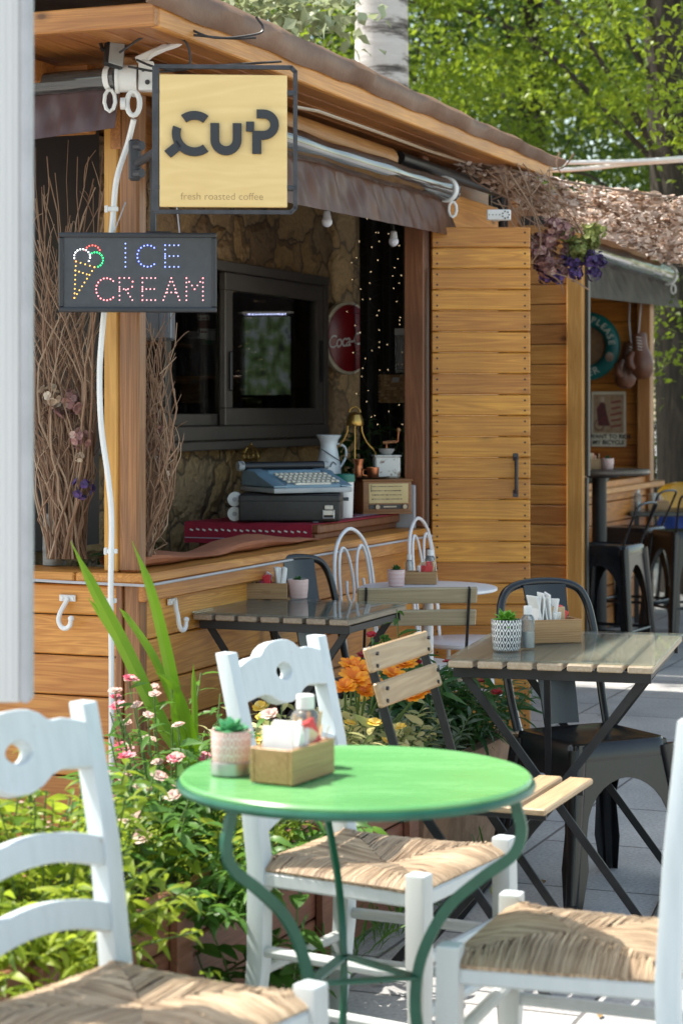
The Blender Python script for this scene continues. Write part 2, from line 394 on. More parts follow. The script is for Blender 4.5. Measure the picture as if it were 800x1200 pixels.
sun.energy = 3.5; sun.angle = R(.53); sun.color = (1, .95, .86)
so.rotation_euler = LD.to_track_quat('-Z', 'Y').to_euler(); so.location = (-6, 4, 10)
SC.view_settings.view_transform = 'Standard'; SC.view_settings.look = 'None'; SC.view_settings.exposure = 1.5; SC.view_settings.gamma = 1
SC.cycles.use_denoising = True; SC.cycles.max_bounces = 8; SC.cycles.diffuse_bounces = 5; SC.cycles.transparent_max_bounces = 12
SC.cycles.sample_clamp_indirect = 8; SC.cycles.caustics_reflective = False; SC.cycles.caustics_refractive = False
# ================================================================== the setting
g = MB(); g.sheet([[(-160, -40, 0), (160, -40, 0)], [(-160, 260, 0), (160, 260, 0)]])
tag(g.build('pavement', paving(), angle=0), kind='structure')

def kb(mb, a0, a1, b0, b1, z0, z1, bevel=.003):
    return mb.box(((a0 + a1) / 2, -(b0 + b1) / 2, (z0 + z1) / 2), (a1 - a0, abs(b1 - b0), z1 - z0), bevel=bevel)
def place_part(o, M): o.matrix_local = root_matrix(o).inverted() @ M

kiosk = thing('coffee_kiosk', 'wooden coffee kiosk with open serving counter, stone back wall and brown tarpaulin roof', 'kiosk', (KX, KY, 0), KANG)
# lower walls, plank by plank
m = MB(); z = 0.02
while z < .84:
    h = min(.132, .845 - z)
    for a0, a1 in ((.045, 1.30), (1.303, 2.62)): kb(m, a0, a1, -.028, 0, z, z + h - .004, .004)
    z += .132
kb(m, 2.62, 3.6, -.03, -.002, .02, 2.3)
m.build('counter_wall', pine_low_x, kiosk)
m = MB(); z = .02
while z < .84:
    h = min(.122, .845 - z); kb(m, 0, .028, -2.5, -.05, z, z + h - .004, .004); z += .122
m.build('front_wall', pine_low_y, kiosk)
m = MB(); kb(m, -.006, .042, -.05, .004, .0, .85, .004); kb(m, -.012, .03, -.075, -.053, 0, .85); m.build('corner_trim', dark_beam, kiosk)
m = MB(); kb(m, -.035, 2.55, -.20, .035, .852, .882, .006); kb(m, -.035, 2.55, .012, .036, .80, .849, .004); m.build('counter_ledge', pine_low_x, kiosk)
m = MB(); kb(m, -.036, .20, -2.5, -.203, .852, .881, .006); m.build('front_ledge', pine_low_y, kiosk)
m = MB(); kb(m, -.0, .055, -.072, -.004, .883, 2.43, .008); m.build('corner_post', dark_beam, kiosk)
m = MB(); kb(m, .004, .05, -.124, -.075, .883, 2.43, .005); m.build('post_batten', yellow_beam, kiosk)
m = MB(); kb(m, 2.52, 2.59, -.075, .012, .884, 2.42, .005); kb(m, 2.62, 2.66, -.02, .03, .1, 2.3, .004); m.build('door_jamb', red_wood, kiosk)
# header and roof
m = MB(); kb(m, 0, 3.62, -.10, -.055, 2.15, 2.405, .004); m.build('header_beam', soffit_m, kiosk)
m = MB(); m.tube([(-.1, .0, 2.358), (1.0, -.005, 2.36), (2.12, .0, 2.358)], .046, 14); m.build('log_beam', wood('log_wood', (.52, .27, .10), (.36, .15, .05), 0), kiosk)
m = MB(); m.tube([(2.1205, .0, 2.358), (2.124, 0, 2.358)], .046, 14); m.build('log_end', plain('cut_log_end', (.25, .19, .13), (.16, .12, .09), scale=40), kiosk)
m = MB(); b = .218
while b > -2.4:
    kb(m, -.37, 3.6, b - .072, b - .003, 2.434, 2.450, .003); b -= .075
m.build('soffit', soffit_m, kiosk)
m = MB(); kb(m, -.37, 3.62, .222, .25, 2.428, 2.492, .004); m.build('side_fascia', fascia_m, kiosk)
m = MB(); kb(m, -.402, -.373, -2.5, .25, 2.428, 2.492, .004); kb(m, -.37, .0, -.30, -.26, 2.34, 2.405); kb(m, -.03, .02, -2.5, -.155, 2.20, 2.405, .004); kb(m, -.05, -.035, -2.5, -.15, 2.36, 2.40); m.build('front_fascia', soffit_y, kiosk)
rows = []
for i in range(61):
    a = -.46 + 4.16 * i / 60; h = max(.018, .066 - .013 * max(0, a - .6)); wob = .003 * math.sin(a * 7) + .003 * math.sin(a * 17 + 1)
    sec = [(.254, 2.484 + wob), (.270 + wob, 2.50), (.278 + wob * 2, 2.50 + h * .55), (.262, 2.50 + h * .92 + wob), (.20, 2.505 + h + wob), (-.5, 2.62 + h + wob * 2), (-1.4, 2.85 + wob), (-2.5, 2.6)]
    rows.append([(a, -bb, zz) for bb, zz in sec])
m = MB(); m.sheet(rows); m.build('roof_tarpaulin', tarp, kiosk, thick=-.006, angle=50)
m = MB(); kb(m, -.36, 3.6, -2.5, .2, 2.452, 2.48); kb(m, 3.603, 4.35, -2.5, -.33, 2.452, 2.48); kb(m, 4.32, 4.35, -2.5, -.33, 2.30, 2.45); m.build('roof_deck_and_sun_stop', soffit_m, kiosk)  # far end piece is added, unseen, to keep sun off the curtain
m = MB(); m.tube([(2.2, -.02, 2.372), (3.5, -.03, 2.365)], .026, 12); m.build('gutter_pipe', black_plastic, kiosk)
# inner stone wall with the hatch window
m = MB()
kb(m, .15, 4.3, -1.05, -.90, 0, 1.24, 0); kb(m, .15, 4.3, -1.05, -.90, 2.005, 2.407, 0)
kb(m, .15, .70, -1.05, -.90, 1.24, 2.005, 0); kb(m, 3.66, 4.3, -1.05, -.90, 1.24, 2.005, 0)
m.build('stone_wall', stone, kiosk, angle=0)
fr = MB(); W0, W1, Z0, Z1 = .70, 3.66, 1.24, 2.005
for z0, z1 in ((Z0, Z0 + .06), (Z1 - .045, Z1)): kb(fr, W0, W1, -.97, -.865, z0, z1, .004)
for a0, a1 in ((W0, W0 + .05), (W1 - .05, W1)): kb(fr, a0, a1, -.965, -.868, Z0 + .06, Z1 - .045, .004)
kb(fr, .68, 3.7, -.90, -.83, Z0 - .04, Z0 - .003, .004)
hatch = fr.build('hatch_window', winframe, kiosk)
def sash(a0, a1, b, st):
    s = MB()
    for z0, z1 in ((Z0 + .062, Z0 + .062 + st), (Z1 - .047 - st, Z1 - .047)): kb(s, a0, a1, b - .03, b, z0, z1, .003)
    for x0, x1 in ((a0, a0 + st), (a1 - st, a1)): kb(s, x0, x1, b - .029, b - .001, Z0 + .062 + st, Z1 - .047 - st, .003)
    o = s.build('sash', winframe, hatch)
    p = MB(); kb(p, a0 + st, a1 - st, b - .018, b - .012, Z0 + .06 + st, Z1 - .045 - st, 0); p.build('window_pane', pane_glass, hatch)
sash(2.50, 3.605, -.875, .075); sash(2.02, 2.60, -.918, .05)
m = MB(); kb(m, 2.53, 2.55, -.873, -.862, 1.45, 1.62, .004); kb(m, 3.56, 3.575, -.873, -.862, 1.5, 1.7, .004); m.build('pull_handle', black_plastic, hatch)
# dark room behind it
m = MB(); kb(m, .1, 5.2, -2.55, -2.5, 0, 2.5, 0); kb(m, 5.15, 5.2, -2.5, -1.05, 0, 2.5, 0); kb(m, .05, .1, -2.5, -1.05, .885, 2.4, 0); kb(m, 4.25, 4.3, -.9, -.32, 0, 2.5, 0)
kb(m, .16, 1.12, -.78, -.74, .885, 2.43, 0); m.build('inner_walls_and_screen', dark_in, kiosk)  # screen for black shelving, added to darken the opening behind the twigs
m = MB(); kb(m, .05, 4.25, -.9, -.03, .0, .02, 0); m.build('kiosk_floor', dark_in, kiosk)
m = MB(); kb(m, 1.62, 2.50, -.63, -.085, .905, .940, .006); kb(m, 1.62, 2.50, -.12, -.10, .883, .905); kb(m, 1.66, 2.5, -.60, -.55, .02, .905); kb(m, 1.66, 2.5, -.62, -.25, .883, .904); m.build('raised_counter', red_wood, kiosk)
m = MB(); kb(m, 2.50, 2.516, -.63, -.02, .88, 1.06, .004); m.build('side_board', plain('pale_grey_board', (.42, .43, .46), rough=.5), kiosk)
m = MB(); kb(m, 2.20, 2.50, -.62, -.36, .942, 1.085, .004); m.build('back_shelf', red_wood, kiosk)
for zz, n_ in ((1.32, 15), (1.52, 15), (1.72, 15)):
    m = MB(); kb(m, 1.6, 5.1, -2.45, -2.25, zz, zz + .02, .003); m.build('bottle_shelf', dark_beam, kiosk)
# the open door leaf, facing the path
DW, DZ = .405, 2.125
door = None; m = MB(); k = 0; z = .05
while z < DZ - .02:
    m.box((DW / 2, 0, z + .0425), (DW, .034, .0835), bevel=.004); z += .0864; k += 1
door = m.build('door', pine_door, kiosk); place_part(door, Matrix.Translation(Vector((.371, 8.45, .0))))
m = MB(); z = .05
while z < DZ - .02:
    for x in (.022, DW - .022):
        for dz in (.02, .062): m.tube([(x, -.0165, z + dz), (x, -.0186, z + dz)], .0042, 8)
    z += .0864
m.build('door_screws', black_metal, door)
m = MB(); m.tube(spline([(.345, -.018, 1.03), (.345, -.045, 1.045), (.345, -.048, 1.10), (.345, -.045, 1.155), (.345, -.018, 1.17)], 5), .0075, 8)
for zz in (1.025, 1.175): m.box((.345, -.0185, zz), (.022, .005, .03))
m.build('door_handle', iron, door)
m = MB(); m.box((.014, .03, 1.0), (.028, .025, 1.9)); m.box((DW - .02, .03, 1.0), (.03, .025, 1.9)); m.build('door_batten', pine_z, door)

# ------------------------------------------------------------------ second kiosk beyond the door
k2 = thing('kiosk_annex', 'smaller wooden kiosk bay beyond the plank door, with posters on its back wall', 'kiosk', (KX, KY, 0), KANG)
m = MB(); z = .02
while z < 2.35: kb(m, 5.02, 5.05, -1.0, -.055, z, z + .102, .004); z += .106
m.build('end_panel', wood('end_panel_pine', (.52, .25, .066), (.32, .125, .028), 1), k2)  # own pine tone for the boards of this panel
m = MB(); kb(m, 4.96, 5.05, -.052, .035, 0, 2.38, .005); m.build('front_post', wood('post_pine', (.56, .30, .09), (.40, .18, .04), 2), k2)
m = MB(); kb(m, 5.0, 5.04, .037, .056, 1.02, 2.2, .003); kb(m, 5.0, 5.035, .037, .05, .02, 1.015, .003); m.build('shutter_rail', plain('dark_rail', (.06, .055, .05), rough=.45, metal=.4), k2)
m = MB(); z = .02
while z < .82: kb(m, 5.1, 8.1, -.37, -.34, z, z + .125, .004); z += .13
m.build('counter_wall', pine_x, k2)
m = MB(); kb(m, 5.06, 8.35, -.52, -.29, .85, .888, .006); m.build('counter_ledge', pine_low_x, k2)
m = MB(); z = .02
while z < 2.5: kb(m, 8.12, 8.15, -2.2, -.36, z, z + .135, .004); z += .139
m.build('back_wall', pine_y, k2)
m = MB(); kb(m, 8.0, 8.11, -.40, -.31, .889, 2.45, .005); kb(m, 8.02, 8.11, -.40, -.31, 0, .849, .005); m.build('end_post', wood('end_post_wood', (.44, .20, .065), (.29, .11, .03), 2), k2)
m = MB(); kb(m, 6.42, 6.50, -.42, -.34, .889, 2.40, .004); m.build('window_jamb', pine_z, k2)
m = MB(); kb(m, 5.0, 8.2, -.40, -.33, 2.30, 2.46, .004); m.build('header_beam', soffit_m, k2)
m = MB(); kb(m, 5.0, 8.4, -2.3, .36, 2.462, 2.50, .004); m.build('roof', soffit_m, k2)  # front overhang widened to keep sun off the awning
m = MB(); kb(m, 5.06, 8.1, -2.3, -2.25, 0, 2.45, 0); kb(m, 5.02, 5.05, -2.25, -1.0, 0, 2.45, 0); kb(m, 5.055, 5.058, -1.0, -.06, .01, 2.4, 0); kb(m, 8.155, 8.17, -2.2, -.37, .01, 2.45, 0); kb(m, 5.1, 8.1, -.40, -.385, .01, .845, 0); m.build('far_wall_and_backing', dark_in, k2)  # thin boards behind the planks are added to stop light through the gaps

# ------------------------------------------------------------------ awnings
def wavy(p00, p10, p01, p11, nx, nz, amp, nrm, seed, k=1):
    rr = random.Random(seed); ph = [rr.random() * 6.28 for _ in range(6)]; rows = []
    p00, p10, p01, p11, nrm = map(Vector, (p00, p10, p01, p11, nrm))
    for j in range(nz + 1):
        v = j / nz; row = []
        for i in range(nx + 1):
            uu = i / nx; p = p00.lerp(p10, uu).lerp(p01.lerp(p11, uu), v)
            q = uu * k * 40
            d = .8 * math.sin(q + ph[0] + 2.2 * v) + .7 * math.sin(q * 2.3 + ph[1] - 3 * v) + .5 * math.sin(q * .6 + ph[2] + 5 * v) + .4 * math.sin(q * 4.1 + 4 * v + ph[3])
            row.append(p + nrm * d * amp * (.4 + .6 * math.sin(math.pi * min(1, v * 1.1))))
        rows.append(row)
    return rows
def awning(name, label, A, B, r, drop, mroll, mval, up=0, seed=1, amp=.006, tails=(0, 0)):
    A, B = Vector(A), Vector(B); t = thing(name, label, 'awning', ((A + B) / 2), math.atan2((B - A).y, (B - A).x), 'roll up awnings along the kiosk eaves')
    L = (B - A); nrm = Vector((L.y, -L.x, 0)).normalized(); 
    if nrm.y > 0: nrm = -nrm
    rr = random.Random(seed); pts = []; rad = []
    for i in range(41):
        f = i / 40; pts.append(A.lerp(B, f) + Vector((0, 0, -.006 * math.sin(f * 3.14)))); rad.append(r * (1 + .07 * math.sin(f * 17 + seed) + .04 * math.sin(f * 39)))
    m = MB(); m.tube(pts, rad, 20); m.build('plastic_roll', mroll, t, world=True, angle=60)
    m = MB()
    for f in (.97,): m.tube([A.lerp(B, f), A.lerp(B, f + .016)], r * 1.16, 20)
    loop = [A.lerp(B, .985) + Vector((0, 0, -r)) + nrm * r * .6 + Vector((.016 * math.sin(x), 0, -.035 - .032 * math.cos(x))) for x in [i * .7 for i in range(9)]]
    m.tube(loop, .006, 6, closed=True); m.build('end_strap', white_plastic, t, world=True)
    a0, b0 = A + nrm * (-.01) + Vector((0, 0, -r * .9)), B + nrm * (-.01) + Vector((0, 0, -r * .9))
    m = MB(); m.sheet(wavy(a0, b0, a0 + Vector((0, 0, -drop[0])) + L.normalized() * tails[0] + nrm * .03, b0 + Vector((0, 0, -drop[1])) + L.normalized() * tails[1] + nrm * .03, 140, 10, amp, nrm, seed))
    m.build('vinyl_valance', mval, t, world=True, thick=.002, angle=60)
    return t
awning('rolled_awning', 'long clear plastic awning rolled up over the coffee counter, with brown crinkled valance', KP(.12, .085, 2.285), KP(2.63, .085, 2.28), .047, (.19, .145), clear_roll, vinyl, seed=3, amp=.0055, tails=(0, .10))
awning('rolled_awning', 'silvery rolled awning above the twigs at the left front of the kiosk', KP(-.10, -1.1, 2.345), KP(-.10, -.02, 2.345), .034, (.20, .12), clear_roll, purple_vinyl, seed=9, amp=.004)
awning('rolled_awning', 'short rolled awning with dark valance over the bay of the hanging boxing gloves', KP(5.2, -.20, 2.30), KP(8.35, -.26, 2.285), .062, (.25, .15), clear_roll, plain('dark_brown_vinyl', (.018, .010, .008), (.034, .02, .016), scale=7, rough=.5, spec=.15), seed=5, amp=.006, tails=(0, .3))

# ------------------------------------------------------------------ signs at the corner
s = 5.72 / F                                                   # metres per photograph pixel out there
o0 = P(262, 165.5, 5.72)
cup = thing('hanging_sign', 'square plywood cafe sign in a black iron frame reading CUP', 'sign', o0, R(3))
m = MB(); m.box((0, 0, 0), (149 * s, .018, 155 * s), bevel=.002); m.build('sign_board', ply, cup)
fx0, fx1, fz0, fz1 = -79 * s, 84 * s, -83 * s, 87 * s
m = MB(); cr = .012
loop = [(fx0, 0, fz0), (fx1 - cr, 0, fz0), (fx1, 0, fz0 + cr), (fx1, 0, fz1 - cr), (fx1 - cr, 0, fz1), (fx0, 0, fz1)]
for a_, b_ in zip(loop, loop[1:]): m.bar(a_, b_, .012, .012, (0, 1, 0), .001, ext=.008)
m.bar((fx0, 0, fz0), (fx0, 0, fz1), .02, .014, (0, 1, 0), .001)
for zz in (-.13, .135):
    m.tube([(fx0, 0, zz), (-74.5 * s, 0, zz)], .009, 10); m.tube([(74.5 * s, 0, zz), (fx1, 0, zz)], .009, 10)
m.tube([(fx0, 0, -.03), (fx0 - .07, .30, -.03)], .012, 10); m.box((fx0 - .072, .285, -.02), (.035, .03, .12), bevel=.006)
for zz in (-.06, .02): m.tube([(fx0 - .05, .26, zz), (fx0 - .08, .29, zz)], .014, 10)
m.build('iron_frame', iron, cup)
q = s * 260 / 800                                              # logo measured on an enlarged crop
def L_(x, y): return ((x - 499) * q, -(y - 448) * q)
def ring(cx, cy, r1, r0, a0, a1, n=28, sy=1.0):
    return [L_(*p) for p in arc(cx, cy, r1, a0, a1, n, r1 * sy)] + [L_(*p) for p in arc(cx, cy, r0, a1, a0, n, r0 * sy)]
m = MB(); MF = Matrix.Translation((0, -.0145, 0)) @ FRONT
def glyph(loops): m.shape(loops, .011, MF, bevel=.0006)
glyph([ring(395, 424, 81, 50, -52, -126)]); glyph([ring(395, 424, 81, 50, 52, 200)])
glyph([[L_(*p) for p in ((287, 487), (322, 459), (345, 484), (310, 511))]]); glyph([[L_(*p) for p in ((326, 455), (334, 449), (349, 470), (341, 477))]])
U = [(452, 386), (484, 386), (484, 445)] + arc(508, 445, 24, 180, 0, 12)[::1] + [(532, 386), (564, 386), (564, 445)] + arc(508, 445, 56, 0, 180, 16)
U = [(452, 386), (484, 386)] + [(508 - 24 * math.cos(R(x)), 445 + 24 * math.sin(R(x))) for x in range(0, 181, 15)] + [(532, 386), (564, 386)] + [(508 + 56 * math.cos(R(x)), 445 + 56 * math.sin(R(x))) for x in range(0, 181, 12)]
glyph([[L_(*p) for p in U]])
Pp = [(618, 336)] + [(642 + 56 * math.sin(R(x)), 390 - 54 * math.cos(R(x))) for x in range(0, 181, 12)] + [(635, 444), (635, 495), (602, 495), (602, 413), (635, 413)] + [(642 + 25 * math.sin(R(x)), 390 - 23 * math.cos(R(x))) for x in range(180, -1, -15)] + [(618, 367)]
glyph([[L_(*p) for p in Pp]])
glyph([[L_(*p) for p in ((580, 380), (609, 380), (609, 409), (598, 416), (580, 414))]])
m.build('lettering', plain('charcoal_letters', (.022, .024, .03), rough=.5), cup)
m = MB(); m.text('fresh roasted coffee', .0285, Matrix.Translation((-.004, -.0093, -.156)) @ FRONT, depth=.0006, space=1.0, offset=-.0003)
m.build('small_lettering', plain('brown_print', (.36, .24, .11), rough=.6), cup)

s = 5.93 / F; led = thing('led_sign', 'black rectangular LED board reading ICE CREAM beside a dotted cone', 'sign', P(162, 319.5, 5.93), R(2))
W_, H_ = 184 * s, 93 * s
m = MB(); m.box((0, 0, 0), (W_ - .02, .02, H_ - .02), bevel=.001); m.build('panel', plain('led_panel', (.040, .044, .055), (.05, .055, .066), scale=40, rough=.38), led)
m = MB()
for x0, x1, z0, z1 in ((-W_ / 2, W_ / 2, H_ / 2 - .014, H_ / 2), (-W_ / 2, W_ / 2, -H_ / 2, -H_ / 2 + .014)): m.box(((x0 + x1) / 2, 0, (z0 + z1) / 2), (x1 - x0, .036, z1 - z0), bevel=.004, seg=2)
for x0 in (-W_ / 2 + .007, W_ / 2 - .007): m.box((x0, 0, 0), (.014, .0355, H_ - .0285), bevel=.003)
m.build('frame', plain('led_frame', (.018, .020, .028), rough=.35), led)
m = MB()
for x0, x1 in ((-.07, -.045), (.12, .105)): m.tube([(x0, .0, H_ / 2), (x1, .12, H_ / 2 + .10)], .002, 6)
m.build('hanging_wire', grey_cord, led)
q = s * .3
def dots(name, mat, polys, step=13.2):
    mb = MB()
    for poly in polys:
        for (x0, y0), (x1, y1) in zip(poly, poly[1:]):
            n_ = max(1, round(math.hypot(x1 - x0, y1 - y0) / step))
            for i in range(n_ + 1):
                mb.ball(((x0 + (x1 - x0) * i / n_ - 406) * q, -.0115, -((y0 + (y1 - y0) * i / n_) - 232) * q), 3.3 * q, (1, .7, 1), 1)
    mb.build(name, mat, led)
def lamp(name, c, e): return plain(name, c, rough=.3, emit=c, es=e)
ellp = lambda cx, cy, rx, ry, a0, a1, n: [(cx + rx * math.cos(R(a0 + (a1 - a0) * i / n)), cy - ry * math.sin(R(a0 + (a1 - a0) * i / n))) for i in range(n + 1)]
pts_ = lambda L: [[p, p] for p in L]
BL = [[(358, 120), (358, 210)], [(512, 210), (512, 126), (564, 126)], [(512, 168), (562, 168)], [(512, 210), (564, 210)]] + pts_(ellp(444, 168, 40, 42, 50, 310, 13))
blue_l = lamp('blue_led', (.30, .38, 1.0), .75)
for grp in (BL[:1], BL[1:4], BL[4:]): dots('lit_letter', blue_l, grp, 16.5)
RD = pts_(ellp(284, 298, 40, 43, 48, 312, 14)) + [[(335, 340), (335, 254), (372, 254), (386, 268), (384, 288), (368, 297), (335, 297)], [(360, 300), (385, 340)],
     [(424, 340), (424, 254), (474, 254)], [(424, 297), (470, 297)], [(424, 340), (474, 340)], [(505, 340), (536, 254), (568, 340)], [(520, 310), (552, 310)], [(595, 340), (595, 254), (627, 297), (659, 254), (659, 340)]]
pink_l = lamp('pink_led', (1.0, .42, .45), .6)
for grp in (RD[:15], RD[15:17], RD[17:20], RD[20:22], RD[22:]): dots('lit_letter', pink_l, grp, 16)
dots('cone', lamp('amber_led', (1.0, .55, .12), .7), [[(166, 190), (160, 332), (238, 212), (166, 190)], [(163, 225), (208, 240)]], 17)
dots('red_scoop', lamp('red_led', (1.0, .2, .15), .6), pts_(ellp(230, 155, 30, 28, 20, 160, 6)))
dots('white_scoop', lamp('white_led', (1, 1, 1), .7), pts_(ellp(190, 172, 31, 30, -5, 190, 9)) + pts_([(216, 188)]))
dots('green_scoop', lamp('green_led', (.05, .9, .35), .6), pts_(ellp(242, 183, 29, 29, -70, 120, 9)))

# gear on the corner post
t = thing('flood_light', 'black square floodlight tilted under the roof corner', 'floodlight', P(134, 60, 5.95), R(28))
m = MB(); m.box((0, 0, 0), (.06, .022, .105), (R(-18), R(12), 0), bevel=.008, seg=2); m.build('lamp_body', black_plastic, t)
m = MB(); m.box((.003, -.0125, -.004), (.046, .004, .085), (R(-18), R(12), 0), bevel=.002); m.build('lamp_glass', plain('lamp_glass', (.35, .36, .36), rough=.15), t)
m = MB(); m.tube(spline([(-.035, 0, .0), (-.03, .04, .055), (.03, .05, .06), (.036, 0, .01)], 5), .006, 6); m.box((.0, .06, .055), (.03, .06, .03)); m.build('bracket', black_plastic, t)
t = thing('awning_gear', 'white awning crank gearbox with hanging ring on the corner post', 'gearbox', P(158, 92, 5.98), R(0)); s = 5.98 / F
m = MB(); m.tube([(-21 * s, 0, 0), (3 * s, 0, 0)], 16 * s, 22); m.tube([(-22 * s, 0, 0), (-18 * s, 0, 0)], 17.5 * s, 22); m.box((14 * s, .0, 2 * s), (18 * s, .05, 34 * s), bevel=.006, seg=2); m.build('housing', white_plastic, t)
m = MB(); ringp = [(-1 * s + 7.5 * s * math.cos(x), -.012, -30 * s + 14 * s * math.sin(x)) for x in [i * math.pi / 8 for i in range(16)]]
m.tube(ringp, 3.2 * s, 8, closed=True); m.tube([(-10 * s, -.01, -30 * s), (-16 * s, -.01, -30 * s)], 7 * s, 14); m.tube([(0, -.004, -16 * s), (0, -.008, -20 * s)], 5 * s, 10); m.build('crank_ring', white_plastic, t)
m = MB(); m.box((22 * s, -.004, 30 * s), (44 * s, .02, 8 * s), (0, R(-24), 0), bevel=.003); m.tube(spline([(8 * s, 0, 16 * s), (24 * s, -.01, 30 * s), (52 * s, -.015, 40 * s), (60 * s, -.012, 52 * s), (52 * s, 0, 58 * s)], 6), 3.4 * s, 8); m.build('crank_arm', white_plastic, t)
m = MB(); m.tube([(16 * s, -.027, -6 * s), (16 * s, -.03, -6 * s)], 3 * s, 8); m.tube([(11 * s, -.027, 8 * s), (11 * s, -.03, 8 * s)], 2 * s, 8); m.build('screws', iron, t)
m = MB(); path = [(157, 140, 5.99), (150, 168, 6.02), (137, 210, 6.02), (132, 262, 6.02), (126, 330, 6.02), (120, 390, 6.02), (117, 440, 6.02), (119, 500, 6.02), (127, 560, 6.02), (131, 610, 6.02), (130, 690, 6.0), (131, 780, 6.0), (131, 900, 6.0), (131, 1010, 6.0)]
m.tube(spline([P(*p) for p in path], 6), .0085, 10); 
t = tag(m.build('cable_conduit', white_plastic), 'white cable conduit wandering down the kiosk corner post', 'conduit')
m = MB()
for px, py in ((133, 245), (132, 646), (131, 704)): m.box(P(px, py, 6.013), (.03, .012, .014), bevel=.002); m.box(P(px - 8, py, 6.018), (.01, .01, .022), bevel=.002)
m.build('conduit_clip', white_plastic, t)
m = MB(); m.tube([P(40, 672, 6.02) + Vector((-.6, .2, 0)), KP(-.043, -.25, .853), KP(-.045, .04, .85), KP(.02, .046, .85), KP(1, .045, .852), KP(2.55, .045, .85)], .0045, 6)
tag(m.build('grey_cable', grey_cord), 'pale grey cable running along the edge of the counter ledge', 'cable')
def hook(loc, rz, label):
    t = thing('awning_hook', label, 'hook', loc, rz, 'white hooks on the kiosk wall')
    m = MB(); m.box((0, -.004, .0), (.055, .008, .02), bevel=.002); m.tube([(-.018, -.008, 0), (-.018, -.011, 0)], .006, 8); m.tube([(.018, -.008, 0), (.018, -.011, 0)], .006, 8); m.build('mounting_plate', white_plastic, t)
    m = MB(); pts = [(.0, -.012, .0), (-.006, -.022, -.025), (-.012, -.03, -.055)] + [(.008 + .024 * math.cos(R(x)), -.034, -.062 - .024 * math.sin(R(x))) for x in range(200, 420, 25)][::1]
    pts = [(.006, -.012, 0), (-.004, -.02, -.022), (-.012, -.03, -.045), (-.014, -.034, -.066), (-.004, -.036, -.084), (.012, -.037, -.088), (.026, -.037, -.078), (.030, -.037, -.060)]
    m.tube(spline(pts, 4), .0075, 8); m.ball((.030, -.037, -.058), .010, sub=2); m.build('hook_arm', white_plastic, t); return t
hook(KP(-.002, -.24, CZ - 222 * 6.15 / F), KANG - R(90), 'white plastic hook on the front wall left of the conduit')
hook(KP(.20, .004, CZ - 226 * 6.25 / F), KANG, 'white plastic hook on the counter wall right of the corner post')
t = thing('black_cable', 'loops of black cable hanging under the roof corner', 'cable', P(200, 60, 5.9))
m = MB()
for pts in ([(140, 62), (165, 45), (190, 35), (218, 50), (222, 78), (205, 82), (180, 78), (160, 70)], [(150, 78), (190, 84), (240, 78), (330, 72)], [(150, 42), (200, 28), (250, 44), (300, 40), (308, 32), (300, 20)], [(215, 40), (270, 45), (300, 44)]):
    m.tube(spline([P(x, y, 5.86 + .02 * rnd.random()) for x, y in pts], 6), .0035, 6)
m.build('cable_run', black_plastic, t, world=True)
t = thing('metal_cabinet', 'grey steel box hanging in the opening behind the LED sign', 'cabinet', KP(.36, -.16, 1.6), KANG - R(68))
m = MB(); m.box((0, .0, .16), (.17, .14, .34), bevel=.006); m.build('cabinet_body', grey_steel, t)
m = MB(); m.box((-.03, -.0715, .16), (.085, .004, .31), bevel=.001); m.box((.06, -.0715, .16), (.03, .004, .30), bevel=.001); m.build('front_panel', plain('blue_grey_steel', (.13, .15, .18), rough=.45, metal=.4), t)
m = MB(); m.box((0.02, 0, .4), (.02, .02, .42)); m.build('hanger', grey_steel, t)

# rope along the eave, small fittings on the header
m = MB(); m.tube([P(345, 125, 6.5), P(372, 130, 6.72), P(440, 154, 7.4), P(500, 176, 8.1), P(545, 190, 8.8)], .006, 6)
tag(m.build('rope', plain('beige_rope', (.42, .32, .22), (.3, .22, .15), scale=90)), 'thin beige rope strung under the fascia to the camouflage net', 'rope')
t = thing('wall_socket', 'square grey wall box beside the end of the rolled awning', 'junction box', KP(2.70, .003, 2.255), KANG)
m = MB(); m.box((0, -.01, 0), (.10, .02, .09), bevel=.004); m.build('box_cover', plain('grey_plastic', (.30, .30, .30), rough=.5), t)
m = MB(); m.tube([(0, -.02, 0), (0, -.028, 0)], .028, 16); m.build('round_cap', plain('grey_cap', (.2, .2, .2), rough=.5), t)
t = thing('vent_plate', 'small white perforated plate above the plank door', 'vent', P(584, 252, 8.52))
m = MB(); m.box((0, 0, 0), (.10, .02, .045), bevel=.004); m.build('plate', white_plastic, t)
m = MB()
for i in range(7): m.tube([(.028 + .014 * math.cos(i * .9), -.009, .014 * math.sin(i * .9)), (.028 + .014 * math.cos(i * .9), -.012, .014 * math.sin(i * .9))], .0035, 6)
for i in range(4): m.tube([(-.04 + i * .014, -.009, .0), (-.04 + i * .014, -.012, 0)], .0025, 6)
m.build('perforations', black_plastic, t)
m = MB(); m.box((0, .06, .0), (.03, .12, .03)); m.build('bracket', white_plastic, t)
# ================================================================== furniture
def loft(mb, levels, bevel=.004):          # square post through (x, y, z, half x, half y)
    rings = [[mb.bm.verts.new((x + sx * hx, y + sy * hy, z)) for sx, sy in ((-1, -1), (1, -1), (1, 1), (-1, 1))] for x, y, z, hx, hy in levels]
    fs = [mb.bm.faces.new(rings[0][::-1]), mb.bm.faces.new(rings[-1])]
    for A, B in zip(rings, rings[1:]):
        for k in range(4): fs.append(mb.bm.faces.new((A[k], A[(k + 1) % 4], B[(k + 1) % 4], B[k])))
    es = [e for e in set(e for f in fs for e in f.edges) if abs((e.verts[0].co - e.verts[1].co).normalized().z) > .5 or e in rings[-1][0].link_edges or all(v in rings[-1] for v in e.verts)]
    bmesh.ops.bevel(mb.bm, geom=es, offset=bevel, segments=2, affect='EDGES', profile=.6)
    return mb

